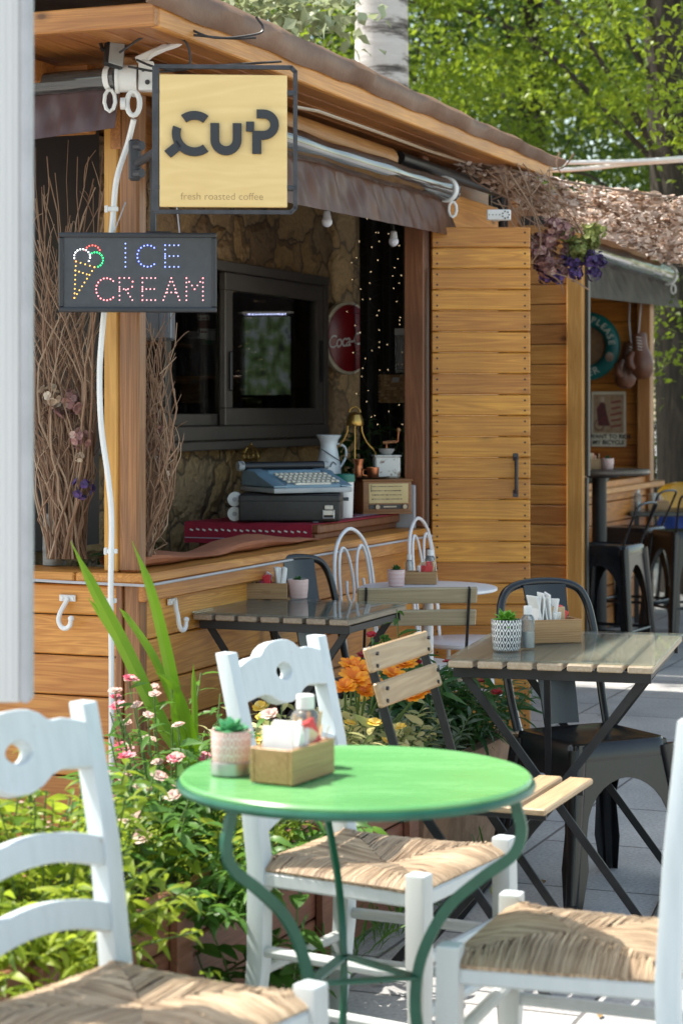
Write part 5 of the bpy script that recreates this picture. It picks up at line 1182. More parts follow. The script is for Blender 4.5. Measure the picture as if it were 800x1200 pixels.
faded = islands('faded_petals', [(.66, .48, .42), (.60, .38, .34), (.72, .60, .52), (.50, .30, .24)], .7, .3)
orange = islands('orange_petals', [(.85, .30, .01), (.90, .38, .015), (.80, .22, .01)], .5, .35)
redp = islands('red_petals', [(.40, .01, .02), (.5, .02, .03), (.28, .01, .02)], .6, .2)
yellowp = islands('yellow_petals', [(.75, .50, .06), (.80, .62, .18), (.70, .45, .05)], .6, .3)
def bloom(mb, c, r, n_, rr, tilt=None, layers=2, cup=.35):
    nrm = Vector(tilt or (rr.uniform(-.3, .3), rr.uniform(-.6, -.1), 1)).normalized(); x = nrm.orthogonal().normalized(); y = nrm.cross(x)
    for ly in range(layers):
        for i in range(n_):
            a = 2 * math.pi * (i + .5 * ly) / n_ + rr.uniform(-.12, .12); d = x * math.cos(a) + y * math.sin(a); s_ = nrm.cross(d); R_ = r * (1 - .28 * ly) * rr.uniform(.85, 1.1); w_ = R_ * 2.4 / n_
            up_ = cup + .45 * ly
            mb.sheet([[c + d * (R_ * f) + nrm * (R_ * up_ * f * (1.2 - .5 * f)) + s_ * (w_ * b_ * e) for e in (-1, 0, 1)] for f, b_ in ((.08, .5), (.45, 1), (.8, 1.0), (1.0, .45))])
def bush(name, label, base, rx, ry, h, nst, nl, L, W, mat, seed, curl=.35, lean=(0, 0), stem_r=.003, cat='plant', flowers=(), ax=None, hmin=.5, upward=.35, group=None):
    rr = random.Random(seed); rng = np.random.default_rng(seed); t = thing(name, label, cat, base, 0, group); ax = ax or (_u, _n)
    sm = MB(); pos, dr, tips = [], [], []
    for i in range(nst):
        a = rr.uniform(0, 6.283); q = math.sqrt(rr.random()); ox, oy = q * math.cos(a), q * math.sin(a)
        b0 = Vector(base) + ax[0] * (ox * rx * .65) + ax[1] * (oy * ry * .65); hh = h * rr.uniform(hmin, 1) * (1 - .25 * q)
        tip = b0 + ax[0] * (ox * rx * .45 + rr.uniform(-.03, .03)) + ax[1] * (oy * ry * .6 + rr.uniform(-.03, .03)) + Vector((lean[0], lean[1], hh))
        mid = b0.lerp(tip, .5) + Vector((rr.uniform(-.02, .02), rr.uniform(-.02, .02), hh * .08)); sp_ = spline([b0, mid, tip], 3)
        sm.tube(sp_, [stem_r * (1 - .5 * k / len(sp_)) for k in range(len(sp_))], 5); tips.append((tip, (tip - mid).normalized()))
        for k in range(nl):
            f = .25 + .75 * (k + rr.random()) / nl; p = b0.lerp(mid, f * 2) if f < .5 else mid.lerp(tip, f * 2 - 1); az_ = k * 2.4 + rr.uniform(-.5, .5); e = rr.uniform(-.25, .5) + upward * f
            pos.append(p); dr.append((math.cos(az_) * math.cos(e), math.sin(az_) * math.cos(e), math.sin(e)))
    sm.build('stems', stem_m, t, world=True)
    ls = np.array([L * rr.uniform(.6, 1.15) for _ in pos]); leaf_mesh('leaves', mat, t, pos, dr, ls, ls * (W / L) * .5, curl, rng)
    for fname, fm, cnt, r, np_, lay, rise in flowers:
        rr.shuffle(tips); 
        for tip, d in tips[:cnt]:
            fb = MB(); c = tip + Vector((0, 0, rise)); sm2 = c - tip
            bloom(fb, c, r * rr.uniform(.8, 1.15), np_, rr, layers=lay); o = fb.build(fname, fm, t, world=True)
            if rise > .005: s2 = MB(); s2.tube([tip, c], .002, 5); s2.build('flower_stalk', stem_m, o, world=True)
    return t

# planters
def planter(name, label, a0, a1, b0, b1, h, mat, kind):
    t = thing(name, label, 'planter', KP((a0 + a1) / 2, (b0 + b1) / 2, 0), KANG); L, W = a1 - a0, b1 - b0
    if kind == 'boards':
        m = MB(); n_ = 3; ph = h / n_
        for i in range(n_):
            for sy in (-1, 1): m.box((0, sy * (W / 2 - .014), .005 + ph * (i + .5)), (L, .028, ph - .005), bevel=.004)
            for sx in (-1, 1): m.box((sx * (L / 2 - .014), 0, .005 + ph * (i + .5)), (.027, W - .06, ph - .006), bevel=.004)
        m.build('boards', mat, t)
        for x in (-L / 2 + .2, -.35, .45, L / 2 - .035): m = MB(); m.box((x, -W / 2 - .012, h / 2), (.07, .022, h - .01), bevel=.003); m.build('post', mat, t)
    else:
        m = MB(); o = [(-W / 2 + .03, 0), (W / 2 - .03, 0), (W / 2, h - .03), (W / 2 + .012, h), (W / 2 - .03, h), (W / 2 - .04, h - .05), (-W / 2 + .04, h - .05), (-W / 2 + .03, h), (-W / 2 - .012, h), (-W / 2, h - .03)]
        m.shape([o], L, Matrix.Rotation(R(90), 4, 'Z') @ FRONT, bevel=.004); m.box((L / 2 - .02, 0, h / 2), (.04, W - .06, h - .01), bevel=.006); m.box((-L / 2 + .02, 0, h / 2), (.04, W - .06, h - .01), bevel=.006); m.build('trough', mat, t)
    m = MB(); m.sheet([[(x, y, h - .045 + .012 * math.sin(x * 19 + y * 31)) for x in [(-L / 2 + .045) + (L - .09) * i / 24 for i in range(25)]] for y in (-W / 2 + .045, -.05, .05, W / 2 - .045)]); m.build('soil', soil, t)
    return t
terra = plain('terracotta_block', (.36, .17, .10), (.26, .115, .07), scale=9, rough=.85, bump=.5, bdist=.008)
rough_trough = plain('rough_clay', (.33, .20, .125), (.21, .12, .075), scale=16, rough=.9, bump=.6, bdist=.01)
planter('flower_planter', 'long red-brown board planter full of flowers behind the white chairs', -2.35, -.12, .52, .90, .36, planter_wood, 'boards')
planter('clay_trough', 'clay trough with dark green dianthus beside the folding chair', -.06, .80, .56, .93, .36, rough_trough, 'trough')

def KB(a, b, z): return KP(a, b, z)
bush('yellow_green_shrub', 'bright yellow-green leafy shrub at the left behind the foreground chair', KB(-1.85, .70, .32), .32, .20, .40, 70, 15, .050, .018, lm_lime, 11, .45, hmin=.55, cat='shrub')
bush('yellow_green_shrub', 'low lime shrub spilling over the planter beside the green table leg', KB(-1.25, .80, .32), .36, .20, .24, 56, 13, .050, .014, lm_lime, 12, .6, cat='shrub')
bush('flowering_plant', 'pink and white flowering plant with narrow leaves under the tall strap leaves', KB(-1.08, .70, .32), .34, .20, .34, 42, 12, .075, .018, lm_mid, 13, .4, flowers=(('pink_flower', pink, 7, .022, 8, 3, .03), ('faded_flower', faded, 18, .020, 7, 3, .03)))
bush('yellow_green_shrub', 'pale lime stems leaning out over the front of the planter at the far left', KB(-1.95, .84, .30), .34, .12, .26, 54, 13, .048, .016, lm_lime, 21, .6, lean=(.10, -.16), cat='shrub', hmin=.3)
bush('yellow_green_shrub', 'mixed green trailing plant hanging over the planter boards left of the green table', KB(-1.28, .88, .30), .40, .10, .18, 44, 12, .062, .020, lm_mid, 22, .7, lean=(.13, -.10), cat='shrub', hmin=.15)
bush('flowering_plant', 'tall loose stems with dry pinkish buds beside the strap leaves', KB(-1.02, .62, .32), .26, .10, .50, 16, 9, .06, .014, lm_mid, 23, .4, flowers=(('faded_flower', faded, 7, .017, 7, 3, .02), ('pink_flower', pink, 3, .019, 8, 3, .02)), hmin=.6)
bush('flowering_plant', 'faded cream-flowered plant between the shrub and the pink flowers', KB(-1.50, .72, .32), .26, .18, .30, 26, 11, .07, .020, lm_mid, 14, .4, flowers=(('faded_flower', faded, 12, .024, 7, 3, .02),))
bush('variegated_plant', 'cream and yellow variegated plant behind the table boxes', KB(-.42, .72, .32), .34, .20, .30, 46, 13, .058, .020, lm_var, 15, .25, flowers=(('yellow_flower', yellowp, 16, .020, 6, 2, .01),), upward=.6)
bush('variegated_plant', 'cream-leaved bushy plant below the orange flowers', KB(-.02, .74, .32), .24, .19, .25, 36, 13, .055, .018, lm_var, 16, .25, upward=.5)
bush('grey_leaved_plant', 'grey-green leaved plant between the orange flowers and the dark dianthus', KB(.20, .82, .32), .16, .14, .22, 30, 12, .06, .014, lm_grey, 17, .3, upward=.5)
bush('dianthus', 'dark green dianthus with small red flowers in the clay trough', KB(.52, .78, .32), .27, .20, .33, 52, 14, .095, .017, lm_dark, 18, .5, flowers=(('red_flower', redp, 7, .020, 8, 2, .02),), upward=.3)
bush('dianthus', 'taller mid-green stems with dull red buds rising behind the dark dianthus', KB(.50, .66, .32), .20, .10, .47, 14, 12, .08, .022, lm_mid, 19, .5, flowers=(('red_flower', redp, 5, .022, 8, 2, .015),))
t = thing('gazania', 'tall orange daisy-like flowers between folding chair and white chair', 'flower', KB(.0, .70, .32)); rr = random.Random(5)
for px, py, d, r in ((412, 780, 5.62, .034), (415, 797, 5.55, .044), (436, 800, 5.7, .034), (482, 772, 5.85, .028), (486, 815, 5.66, .040), (460, 790, 5.75, .034), (424, 786, 5.6, .038), (404, 806, 5.5, .036), (446, 778, 5.8, .03), (428, 812, 5.55, .03), (474, 778, 5.8, .036), (498, 808, 5.72, .032)):
    c = P(px, py, d); m = MB(); bloom(m, c, r, 11, rr, (rr.uniform(-.2, .2), -.55, 1), 3, .35); o = m.build('flower_head', orange, t, world=True)
    m = MB(); m.tube(spline([KB(.0 + rr.uniform(-.05, .1), .70, .33), (c + KB(0, .7, .33)) / 2 + Vector((rr.uniform(-.02, .02), 0, .02)), c], 4), .0035, 6); m.build('flower_stem', stem_m, o, world=True)
# tall strap leaves
t = thing('strap_leaf_plant', 'tall plant with long upright strap leaves against the kiosk corner', 'plant', KB(-1.12, .60, .33)); b0 = P(232, 905, 4.95)
for pts, w_ in (([(228, 905, 4.95), (190, 850, 4.98), (146, 760, 5.0), (110, 690, 5.0), (83, 634, 5.0)], .030), ([(226, 905, 4.9), (214, 860, 4.88), (196, 770, 4.86), (176, 690, 4.84), (155, 634, 4.84)], .024),
                ([(222, 905, 5.0), (190, 840, 5.06), (150, 770, 5.1), (118, 720, 5.12), (103, 700, 5.12)], .017), ([(224, 905, 4.93), (205, 830, 5.0), (180, 770, 5.02), (150, 725, 5.05), (140, 712, 5.05)], .016),
                ([(236, 905, 4.9), (226, 870, 4.88), (214, 830, 4.86), (200, 800, 4.84), (182, 788, 4.84)], .022), ([(232, 905, 4.95), (229, 870, 4.95), (228, 830, 4.95), (227, 800, 4.95), (227, 778, 4.95)], .012), ([(216, 905, 4.9), (212, 880, 4.86), (206, 850, 4.84), (203, 830, 4.83), (204, 812, 4.83)], .014)):
    sp_ = spline([P(*p) for p in pts], 5); rows = []
    for i, p in enumerate(sp_):
        f = i / (len(sp_) - 1); ww = w_ * (.45 + .75 * math.sin(math.pi * min(1, f * .92 + .12))) * (1 if f < .8 else max(.03, (1 - f) / .2)) * .52; d = (sp_[min(i + 1, len(sp_) - 1)] - sp_[max(i - 1, 0)]).normalized(); s_ = d.cross(Vector((.2, 1, 0))).normalized(); nn = s_.cross(d)
        rows.append([p - s_ * ww + nn * ww * .35, p, p + s_ * ww + nn * ww * .35])
    m = MB(); m.sheet(rows); m.build('strap_leaf', lm_strap, t, world=True, thick=.0012)
m = MB(); m.tube([KB(-1.12, .60, .33), b0], .012, 8); m.build('crown', stem_m, t, world=True)
bush('weed', 'leafy weed growing at the foot of the planter beside the green table leg', KP(-1.45, 1.02), .12, .08, .42, 11, 7, .085, .040, lm_mid, 31, .5, ax=(Vector((1, 0, 0)), Vector((0, 1, 0))), stem_r=.0035, cat='weed')
bush('weed', 'small light-green weed sprouting under the seat of the foreground chair', KP(-1.80, 1.03), .12, .08, .38, 9, 7, .08, .036, lm_lime, 32, .5, ax=(Vector((1, 0, 0)), Vector((0, 1, 0))), cat='weed')
# wiry grass at the planter foot
rng = np.random.default_rng(3); n = 260; gx = rng.uniform(-2.3, .5, n); gb = .93 + np.abs(rng.normal(0, .035, n)); gp = np.array([tuple(KP(a, b, 0)) for a, b in zip(gx, gb)]); gd = np.stack([rng.normal(0, .35, n), rng.normal(0, .35, n), np.ones(n)], 1)
go = leaf_mesh('grass', lm_mid, None, gp, gd, rng.uniform(.06, .2, n), .003, .5, rng); tag(go, 'thin grass growing along the foot of the planter', 'grass', kind='stuff')

n = 90; fp = np.stack([rng.uniform(-.6, 2.2, n), rng.uniform(3.9, 9.5, n), np.full(n, .004)], 1); fd = np.stack([rng.normal(0, 1, n), rng.normal(0, 1, n), np.abs(rng.normal(0, .12, n))], 1)
fl_ = leaf_mesh('fallen_leaves', islands('fallen_leaf', [(.26, .16, .05), (.18, .11, .04), (.22, .22, .06), (.30, .22, .10)], .8), None, fp, fd, rng.uniform(.02, .05, n), rng.uniform(.006, .014, n), -.15, rng, flat=.05); tag(fl_, 'small dry leaves scattered over the grey paving', 'leaves', kind='stuff')
# twig bundles and dried flowers by the corner post
def dried(mb, c, r, n_, rr, flat=1.0):
    for i in range(n_):
        d = Vector((rr.gauss(0, 1), rr.gauss(0, 1), rr.gauss(0, 1))).normalized(); p = c + d * r * rr.uniform(.3, 1); bloom(mb, p, r * .38, 5, rr, d, 1, .5)
def twigs(label, loc, curves, seed, fl):
    rr = random.Random(seed); t = thing('twig_bundle', label, 'twigs', loc); m = MB()
    for i in range(curves['n']):
        f = rr.random(); x0, y0 = rr.uniform(*curves['bx']), curves['by']; x1 = rr.uniform(*curves['tx']); y1 = rr.uniform(*curves['ty']); xm = rr.uniform(*curves['mx']); d0 = curves['d'] + rr.uniform(-.09, .09); d1 = d0 + rr.uniform(-.08, .08)
        ym = y0 + (y1 - y0) * rr.uniform(.4, .6); pts = [P(x0, y0, d0)]
        pts.append(P((x0 + xm) / 2 + rr.uniform(-13, 13), (y0 + ym) / 2, (d0 + d1) / 2)); pts.append(P(xm, ym, d1)); pts.append(P((xm + x1) / 2 + rr.uniform(-16, 16), (ym + y1) / 2, d1)); pts.append(P(x1, y1, d0))
        pts = spline(pts, 3); pts = [p + Vector((rr.gauss(0, .0055), rr.gauss(0, .0055), 0)) for p in pts]; r0 = rr.uniform(.0022, .0048); m.tube(pts, [r0 * (1 - .6 * k / len(pts)) for k in range(len(pts))], 5)
        for b in range(2):
            k = rr.randrange(5, len(pts) - 1); q = pts[k]; e = q + Vector((rr.uniform(-.05, .05), rr.uniform(-.04, .04), rr.uniform(.03, .13))); m.tube(spline([q, q.lerp(e, .5) + Vector((rr.uniform(-.015, .015), 0, .01)), e], 2), [.0022, .002, .0017, .0014, .001], 4)
    m.build('twigs', bark_tw, t, world=True)
    for nm, mt, px, py, d, r, n_ in fl:
        m = MB(); dried(m, P(px, py, d), r, n_, rr); m.build(nm, mt, t, world=True)
    return t
dry_pink = islands('dry_pink_flowers', [(.30, .15, .14), (.40, .22, .19), (.24, .12, .12), (.45, .30, .25)], .85, .15); dry_cream = islands('dry_cream_flowers', [(.48, .37, .27), (.40, .30, .22), (.55, .46, .36)], .85, .2); dry_purple = islands('dry_purple_flowers', [(.06, .035, .13), (.10, .05, .18), (.04, .03, .09)], .8, .1); dry_green = islands('dry_green_fronds', [(.20, .24, .06), (.28, .30, .09), (.14, .18, .05)], .8, .3)
twigs('thick bundle of dry twigs standing on the front ledge left of the corner post', KP(.05, -.42, .885), dict(n=120, bx=(56, 100), by=655, tx=(-30, 150), ty=(160, 470), mx=(30, 112), d=6.34), 4,
      [('dried_flower', dry_pink, 96, 513, 6.22, .035, 16), ('dried_flower', dry_cream, 62, 465, 6.22, .04, 14), ('dried_flower', dry_pink, 80, 470, 6.25, .05, 18), ('dried_flower', dry_purple, 98, 572, 6.22, .035, 14), ('dried_flower', dry_cream, 93, 535, 6.2, .02, 8)])
twigs('thinner bundle of dry twigs with papery flowers right of the corner post', KP(.14, -.13, .885), dict(n=70, bx=(158, 178), by=652, tx=(148, 208), ty=(366, 540), mx=(158, 204), d=6.30), 6,
      [('dried_flower', dry_cream, 191, 533, 6.25, .03, 12), ('dried_flower', dry_pink, 180, 500, 6.25, .035, 12), ('dried_flower', dry_cream, 168, 560, 6.22, .022, 10), ('dried_flower', dry_cream, 193, 555, 6.22, .022, 9)])
t = thing('birch_log', 'short pale birch log on the front ledge behind the twigs', 'log', Vector((P(64, 640, 6.42).x, 6.42, .884))); m = MB(); m.lathe([(0, 0), (.036, 0), (.037, .05), (.035, .16), (0, .16)], 20); m.build('log', plain('birch_log_bark', (.36, .35, .33), (.18, .17, .155), scale=16, stretch=(1, 1, 3), rough=.8, bump=.3), t)
bush('dark_leaf_clump', 'dark green leafy plant inside the kiosk behind the woven runner', KP(1.25, -.58, .45), .30, .16, .52, 20, 8, .11, .06, lm_dark, 41, .5, cat='plant')
bush('dark_leaf_clump', 'dark leaves added behind the radio to look like trees reflected in glass', KP(3.1, -.42, .75), .18, .20, .72, 30, 9, .09, .04, lm_dark, 42, .5, cat='plant')  # leaves stand in for tree reflections in a glass panel

# camouflage net, twigs and dried bunch under the roof end
rr = random.Random(21); t = thing('camouflage_net', 'tan and white camouflage net strung from the roof corner out over the path', 'net', P(560, 196, 9.0)); m = MB()
top = [(538, 184, 8.8), (600, 200, 8.95), (680, 216, 9.1), (760, 228, 9.2), (830, 236, 9.3)]; bot = [(540, 188, 8.9), (600, 228, 9.4), (650, 260, 9.8), (720, 281, 10.1), (775, 303, 10.2), (830, 318, 10.2)]
def alongp(L, f):
    f *= len(L) - 1; i = min(int(f), len(L) - 2); return P(*L[i]).lerp(P(*L[i + 1]), f - i)
for i in range(4600):
    f, v = rr.random(), rr.random(); f = f ** .85
    p = alongp(top, f).lerp(alongp(bot, f), v) + Vector((rr.gauss(0, .01), rr.gauss(0, .02), rr.gauss(0, .008) - .05 * math.sin(v * 3.14) * rr.random()))
    a = rr.uniform(0, 6.28); ea = (alongp(top, min(1, f + .03)) - alongp(top, max(0, f - .03))).normalized(); ed_ = (alongp(bot, f) - alongp(top, f)).normalized(); x = (ea * math.cos(a) + ed_ * math.sin(a) + Vector((rr.gauss(0, .25), rr.gauss(0, .25), rr.gauss(0, .25)))).normalized(); y = x.cross(ea.cross(ed_) + Vector((rr.gauss(0, .3), rr.gauss(0, .3), rr.gauss(0, .3)))).normalized(); L_2, w_ = rr.uniform(.013, .030), rr.uniform(.008, .016)
    m.sheet([[p - x * L_2 - y * w_ * .3, p - x * L_2 + y * w_ * .5], [p - x * L_2 * .1 - y * w_, p + x * L_2 * .2 + y * w_ * .9], [p + x * L_2 - y * w_ * .5, p + x * L_2 * .8 + y * w_ * .2]])
m.build('cloth_scraps', islands('camo_scraps', [(.38, .27, .20), (.55, .42, .33), (.84, .76, .71), (.25, .165, .115), (.86, .78, .73), (.68, .51, .41), (.88, .80, .75)], .8, .5), t, world=True, angle=0)
m = MB()
for i in range(30): m.tube([alongp(top, i / 29), alongp(bot, min(1, i / 29 + .02))], .0025, 4)
for v in (0, .25, .5, .75, 1): m.tube([alongp(top, i / 29).lerp(alongp(bot, i / 29), v) for i in range(30)], .0025 if v else .006, 5)
m.build('mesh_cords', plain('tan_cord', (.25, .17, .12)), t, world=True)
rr = random.Random(9); t = thing('dried_flower_bunch', 'hanging bunch of dried pink, purple and yellow-green flowers beside the door', 'dried flowers', P(660, 285, 8.85))
for nm, mt, cnt, x0, x1, y0, y1, r in (('dry_pink_head', dry_pink, 20, 624, 664, 262, 314, .042), ('dry_purple_head', dry_purple, 11, 632, 706, 304, 328, .034), ('dry_green_frond', dry_green, 18, 660, 702, 266, 316, .036), ('dry_purple_head', dry_purple, 4, 690, 712, 296, 308, .025)):
    for i in range(cnt): m = MB(); dried(m, P(rr.uniform(x0, x1), rr.uniform(y0, y1), 8.85 + rr.uniform(-.10, .10)), r, 22, rr); m.build(nm, mt, t, world=True)
m = MB()
for i in range(24):
    a = P(rr.uniform(575, 660), rr.uniform(190, 235), 8.85); b = P(rr.uniform(600, 700), rr.uniform(240, 320), 8.85 + rr.uniform(-.1, .1)); c = a.lerp(b, .5) + Vector((rr.uniform(-.12, .12), 0, rr.uniform(-.06, .04))); pts = spline([a, c, b], 4); m.tube(pts, [.004 * (1 - .7 * k / len(pts)) for k in range(len(pts))], 4)
for pts in ([(585, 205), (598, 240), (612, 270), (606, 310), (590, 330), (565, 332)], [(595, 200), (625, 250), (632, 290), (610, 320), (585, 335)], [(640, 320), (655, 330), (660, 345)], [(570, 200), (600, 225), (628, 250), (634, 285)], [(600, 235), (560, 215), (545, 200)], [(655, 178), (652, 195), (668, 215)], [(672, 180), (660, 196), (640, 200)], [(690, 360 - 20), (665, 325), (640, 318)]):
    sp_ = spline([P(x, y, 8.6 if x < 600 and y > 300 else 8.7) for x, y in pts], 5); m.tube(sp_, [.004 * (1 - .6 * k / len(sp_)) for k in range(len(sp_))], 5)
m.build('twigs', bark_tw, t, world=True)

# pale ribbed panel close to the lens, on a post out of the frame
t = thing('ribbed_panel', 'pale grey ribbed panel standing out of focus at the left edge', 'panel', Vector((-.62, 3.2, 0))); s = 3.2 / F
z0, x1 = CZ - (822 - HY) * s, (38 - CX) * s
m = MB(); m.box((-.62, 3.2, (z0 + 2.9) / 2), (2 * (x1 - .016 + .62), .03, 2.9 - z0), bevel=.003)
for i in range(12): m.tube([(x1 - .03 - i * .011, 3.1880, z0 + .004), (x1 - .03 - i * .011, 3.1880, 2.89)], .0042, 6)
m.build('sheet', pale_panel, t, world=True); m = MB(); m.box((x1 - .008, 3.2, (z0 + 2.9) / 2), (.0155, .045, 2.9 - z0), bevel=.004); m.build('edge_trim', plain('grey_trim', (.42, .42, .44), rough=.5), t, world=True)
m = MB(); m.box((-.70, 3.24, 1.4), (.05, .045, 2.8), bevel=.004); m.build('support_post', pale_panel, t, world=True); m = MB(); m.box((-.70, 3.24, .015), (.3, .3, .03), bevel=.004); m.build('base_plate', iron, t, world=True)

# ================================================================== trees and the far background
bark_d = plain('dark_bark', (.055, .042, .032), (.025, .02, .016), scale=9, stretch=(3, 3, .6), rough=.9, bump=1.0, bdist=.03)
def birch_mat():
    m, t, bs, out = nt('birch_bark'); v, _ = coords(t, (2.0, 2.0, 11), False); nz = N(t, 'TexNoise'); nz.inputs['Scale'].default_value = 1; nz.inputs['Detail'].default_value = 7; nz.inputs['Roughness'].default_value = .7; t.links.new(v, nz.inputs['Vector'])
    v2, _ = coords(t, (1.1, 1.1, .8), False); n2 = N(t, 'TexNoise'); n2.inputs['Scale'].default_value = 1; n2.inputs['Detail'].default_value = 4; t.links.new(v2, n2.inputs['Vector'])
    c = ramp(t, nz.outputs[0], [(.36, (.05, .042, .036)), (.44, (.22, .20, .18)), (.50, (.50, .48, .45)), (.72, (.60, .58, .55))]); c = mixc(t, ramp(t, n2.outputs[0], [(.56, (0, 0, 0)), (.64, (.9, .9, .9))]), c, (.12, .10, .085))
    t.links.new(c, bs.inputs['Base Color']); bs.inputs['Roughness'].default_value = .8; bumped(t, bs, nz.outputs[0], .5, .02); return m
tl_bright = leafmat('sun_and_shade_leaves', (.025, .075, .010), (.24, .33, .024), (.40, .54, .04), .42, .4, 1.1)  # broad noise puts sunlit patches and dark gaps into the leaf colour
tl_mid = leafmat('mid_tree_leaves', (.016, .05, .012), (.065, .125, .025), (.12, .24, .04), .35, .45, 1.1)  # same broad noise darkens whole clumps like shade inside the crown
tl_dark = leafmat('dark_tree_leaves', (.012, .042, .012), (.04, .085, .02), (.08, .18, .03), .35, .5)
tl_silver = leafmat('silver_leaves', (.20, .24, .13), (.42, .46, .30), (.45, .55, .28), .35, .5)
def crown_leaves(name, mat, parent, centers, per, spread, L, rng, shape=.55, down=.25):
    cs = np.asarray(centers, float); pos = np.repeat(cs, per, 0); sp_ = np.repeat(rng.uniform(.6, 1.25, len(cs)), per)[:, None] * spread
    pos = pos + rng.normal(0, 1, pos.shape) * sp_ * np.array([1, 1, .55]); d = rng.normal(0, 1, pos.shape); d[:, 2] = d[:, 2] * .5 - down
    ls = rng.uniform(.7, 1.2, len(pos)) * L; return leaf_mesh(name, mat, parent, pos, d, ls, ls * shape * .5, .2, rng, fine=False, fold=.2)
def tree(name, label, base, H, r, trunk_r, bark, leaf, ncl, per, spread, L, seed, zlow=.35, extra=None, group=None, shape=.55, squash=.8, lean=(0, 0)):
    rng = np.random.default_rng(seed); rr = random.Random(seed); t = thing(name, label, 'tree', base, 0, group); b = Vector(base); topz = H * .92
    path = [b, b + Vector((lean[0] * .3, lean[1] * .3, H * .3)), b + Vector((lean[0] * .7, lean[1] * .7, H * .6)), b + Vector((lean[0], lean[1], topz))]
    m = MB(); sp_ = spline(path, 5); m.tube(sp_, [trunk_r * (1.15 - .95 * k / len(sp_)) for k in range(len(sp_))], 18); m.build('trunk', bark, t, world=True)
    cz = H * (zlow + 1) / 2; hz = H * (1 - zlow) / 2; cen = b + Vector((lean[0] * .7, lean[1] * .7, cz)); cl = []
    while len(cl) < ncl:
        v = rng.normal(0, 1, 3); v /= np.linalg.norm(v); q = rng.uniform(.25, 1) ** .5; bump = 1 + .18 * math.sin(v[0] * 5 + seed) * math.cos(v[2] * 6 + v[1] * 4)
        cl.append((cen.x + v[0] * r * q * bump, cen.y + v[1] * r * q * bump, cen.z + v[2] * hz * q * bump))
    m = MB()
    for i in range(18):
        e = Vector(cl[i]); f = min(.95, max(.25, (e.z - b.z) / H * .75)); s0 = sp_[int(f * (len(sp_) - 1))]; mid = s0.lerp(e, .5) + Vector((0, 0, .12 * r)); pts = spline([s0, mid, e], 4); m.tube(pts, [trunk_r * .11 * (1 - .85 * k / len(pts)) for k in range(len(pts))], 7)
    m.build('limbs', bark, t, world=True); allc = cl + list(extra or []); crown_leaves('crown', leaf, t, allc, per, spread, L, rng, shape); return t
ex = [tuple(P(rnd.uniform(256, 362), rnd.uniform(-55, 22), rnd.uniform(8.6, 9.6))) for _ in range(26)]
tree('silver_poplar', 'pale-barked tree rising behind the kiosk roof with silvery hanging leaves', tuple(P(447, 480, 10.9) * Vector((1, 1, 0))), 11.5, 3.2, .165, birch_mat(), tl_silver, 240, 42, .16, .062, 51, .52, extra=ex, shape=.85)
tree('leafy_tree', 'large sunlit bright green tree filling the upper right, with a dark trunk', (2.66, 15.4, 0), 8.6, 3.5, .24, bark_d, tl_bright, 520, 150, .20, .058, 52, .24, shape=.62, lean=(-.35, .4))
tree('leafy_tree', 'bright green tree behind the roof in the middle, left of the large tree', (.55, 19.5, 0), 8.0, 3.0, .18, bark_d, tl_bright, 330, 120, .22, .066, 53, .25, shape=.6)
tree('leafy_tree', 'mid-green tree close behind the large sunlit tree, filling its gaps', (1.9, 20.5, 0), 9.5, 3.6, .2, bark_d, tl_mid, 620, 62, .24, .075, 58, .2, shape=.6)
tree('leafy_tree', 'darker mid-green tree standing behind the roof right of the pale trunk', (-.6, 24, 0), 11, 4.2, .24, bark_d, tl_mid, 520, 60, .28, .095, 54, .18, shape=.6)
tree('leafy_tree', 'dark tree in the deep shade at the right behind the large sunlit tree', (5.4, 25, 0), 11, 4.4, .26, bark_d, tl_mid, 520, 60, .28, .095, 55, .15, shape=.6)
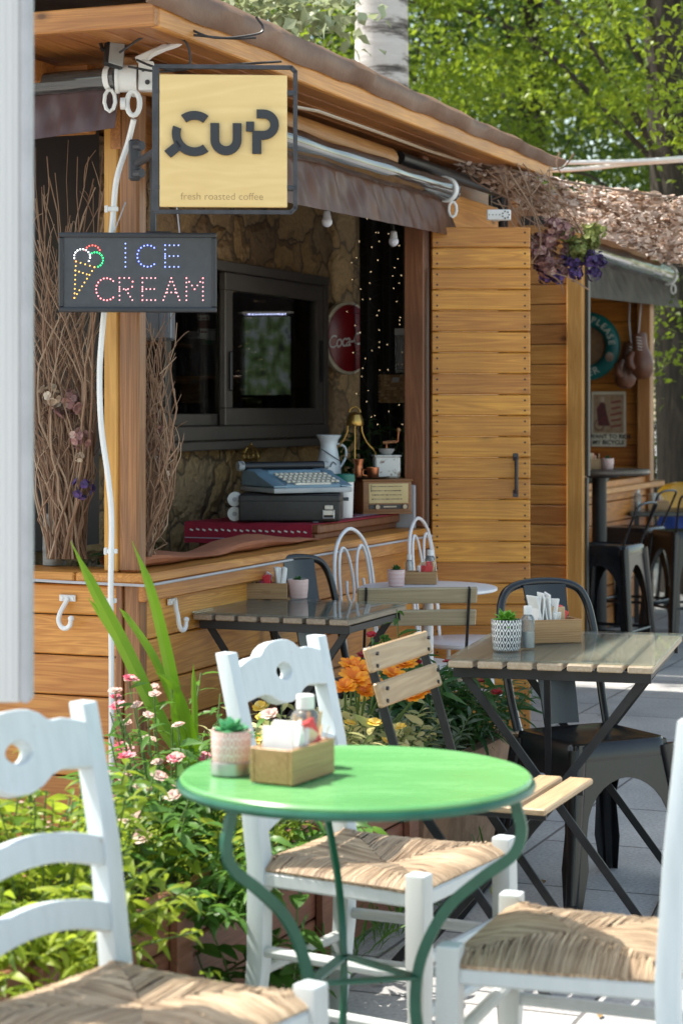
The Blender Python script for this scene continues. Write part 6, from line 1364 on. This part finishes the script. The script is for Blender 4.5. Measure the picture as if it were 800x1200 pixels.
tree('leafy_tree', 'dark tree behind the pale trunk at the top left', (-4.2, 20, 0), 10, 3.8, .22, bark_d, tl_dark, 440, 60, .26, .09, 56, .2, shape=.6)
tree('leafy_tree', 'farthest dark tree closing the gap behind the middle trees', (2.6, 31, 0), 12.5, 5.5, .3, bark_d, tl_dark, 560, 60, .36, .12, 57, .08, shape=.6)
def hedge(label, c, sx, sy, h, mat, seed, n_):
    rng = np.random.default_rng(seed); t = thing('hedge', label, 'hedge', c); pts = np.stack([rng.uniform(-sx, sx, n_) + c[0], rng.uniform(-sy, sy, n_) + c[1], rng.uniform(.1, 1, n_) * h * (1 + .15 * np.sin(rng.uniform(0, 6, n_)))], 1); crown_leaves('leaves', mat, t, pts, 46, .16, .065, rng, .6)
    m = MB(); rr = random.Random(seed)
    for i in range(14): x, y = c[0] + rr.uniform(-sx, sx) * .9, c[1] + rr.uniform(-sy, sy) * .6; m.tube([(x, y, 0), (x + rr.uniform(-.1, .1), y, h * .8)], .02, 6)
    m.build('stems', bark_d, t, world=True)
hedge('mid-green hedge behind the iron fence at the right edge', (3.2, 18.6, 0), 2.2, .5, 2.6, tl_bright, 61, 210)
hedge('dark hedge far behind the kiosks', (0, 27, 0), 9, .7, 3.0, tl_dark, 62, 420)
t = thing('iron_fence', 'dark green iron railing at the right edge in front of the hedge', 'fence', (2.6, 16.9, 0)); fm = plain('dark_green_iron', (.012, .035, .025), rough=.5); m = MB()
for z in (.12, 1.22): m.box((0.3, 0, z), (3.2, .03, .035), bevel=.003)
m.build('rails', fm, t); m = MB()
for i in range(27): m.tube([(-1.28 + i * .12, 0, .0), (-1.28 + i * .12, 0, 1.21)], .008, 6)
m.build('bars', fm, t)
t = thing('white_cables', 'pair of thick white cables crossing in front of the trees at the right', 'cables', P(700, 190, 12.5))
for pts in ([(600, 184, 12.0), (640, 190, 12.1), (700, 190, 12.3), (760, 188, 12.5), (860, 180, 12.8)], [(598, 190, 12.0), (640, 199, 12.1), (690, 197, 12.3), (750, 191, 12.5), (860, 184, 12.8)]):
    m = MB(); m.tube(spline([P(*p) for p in pts], 6), .014, 10); m.build('cable', white_plastic, t, world=True)
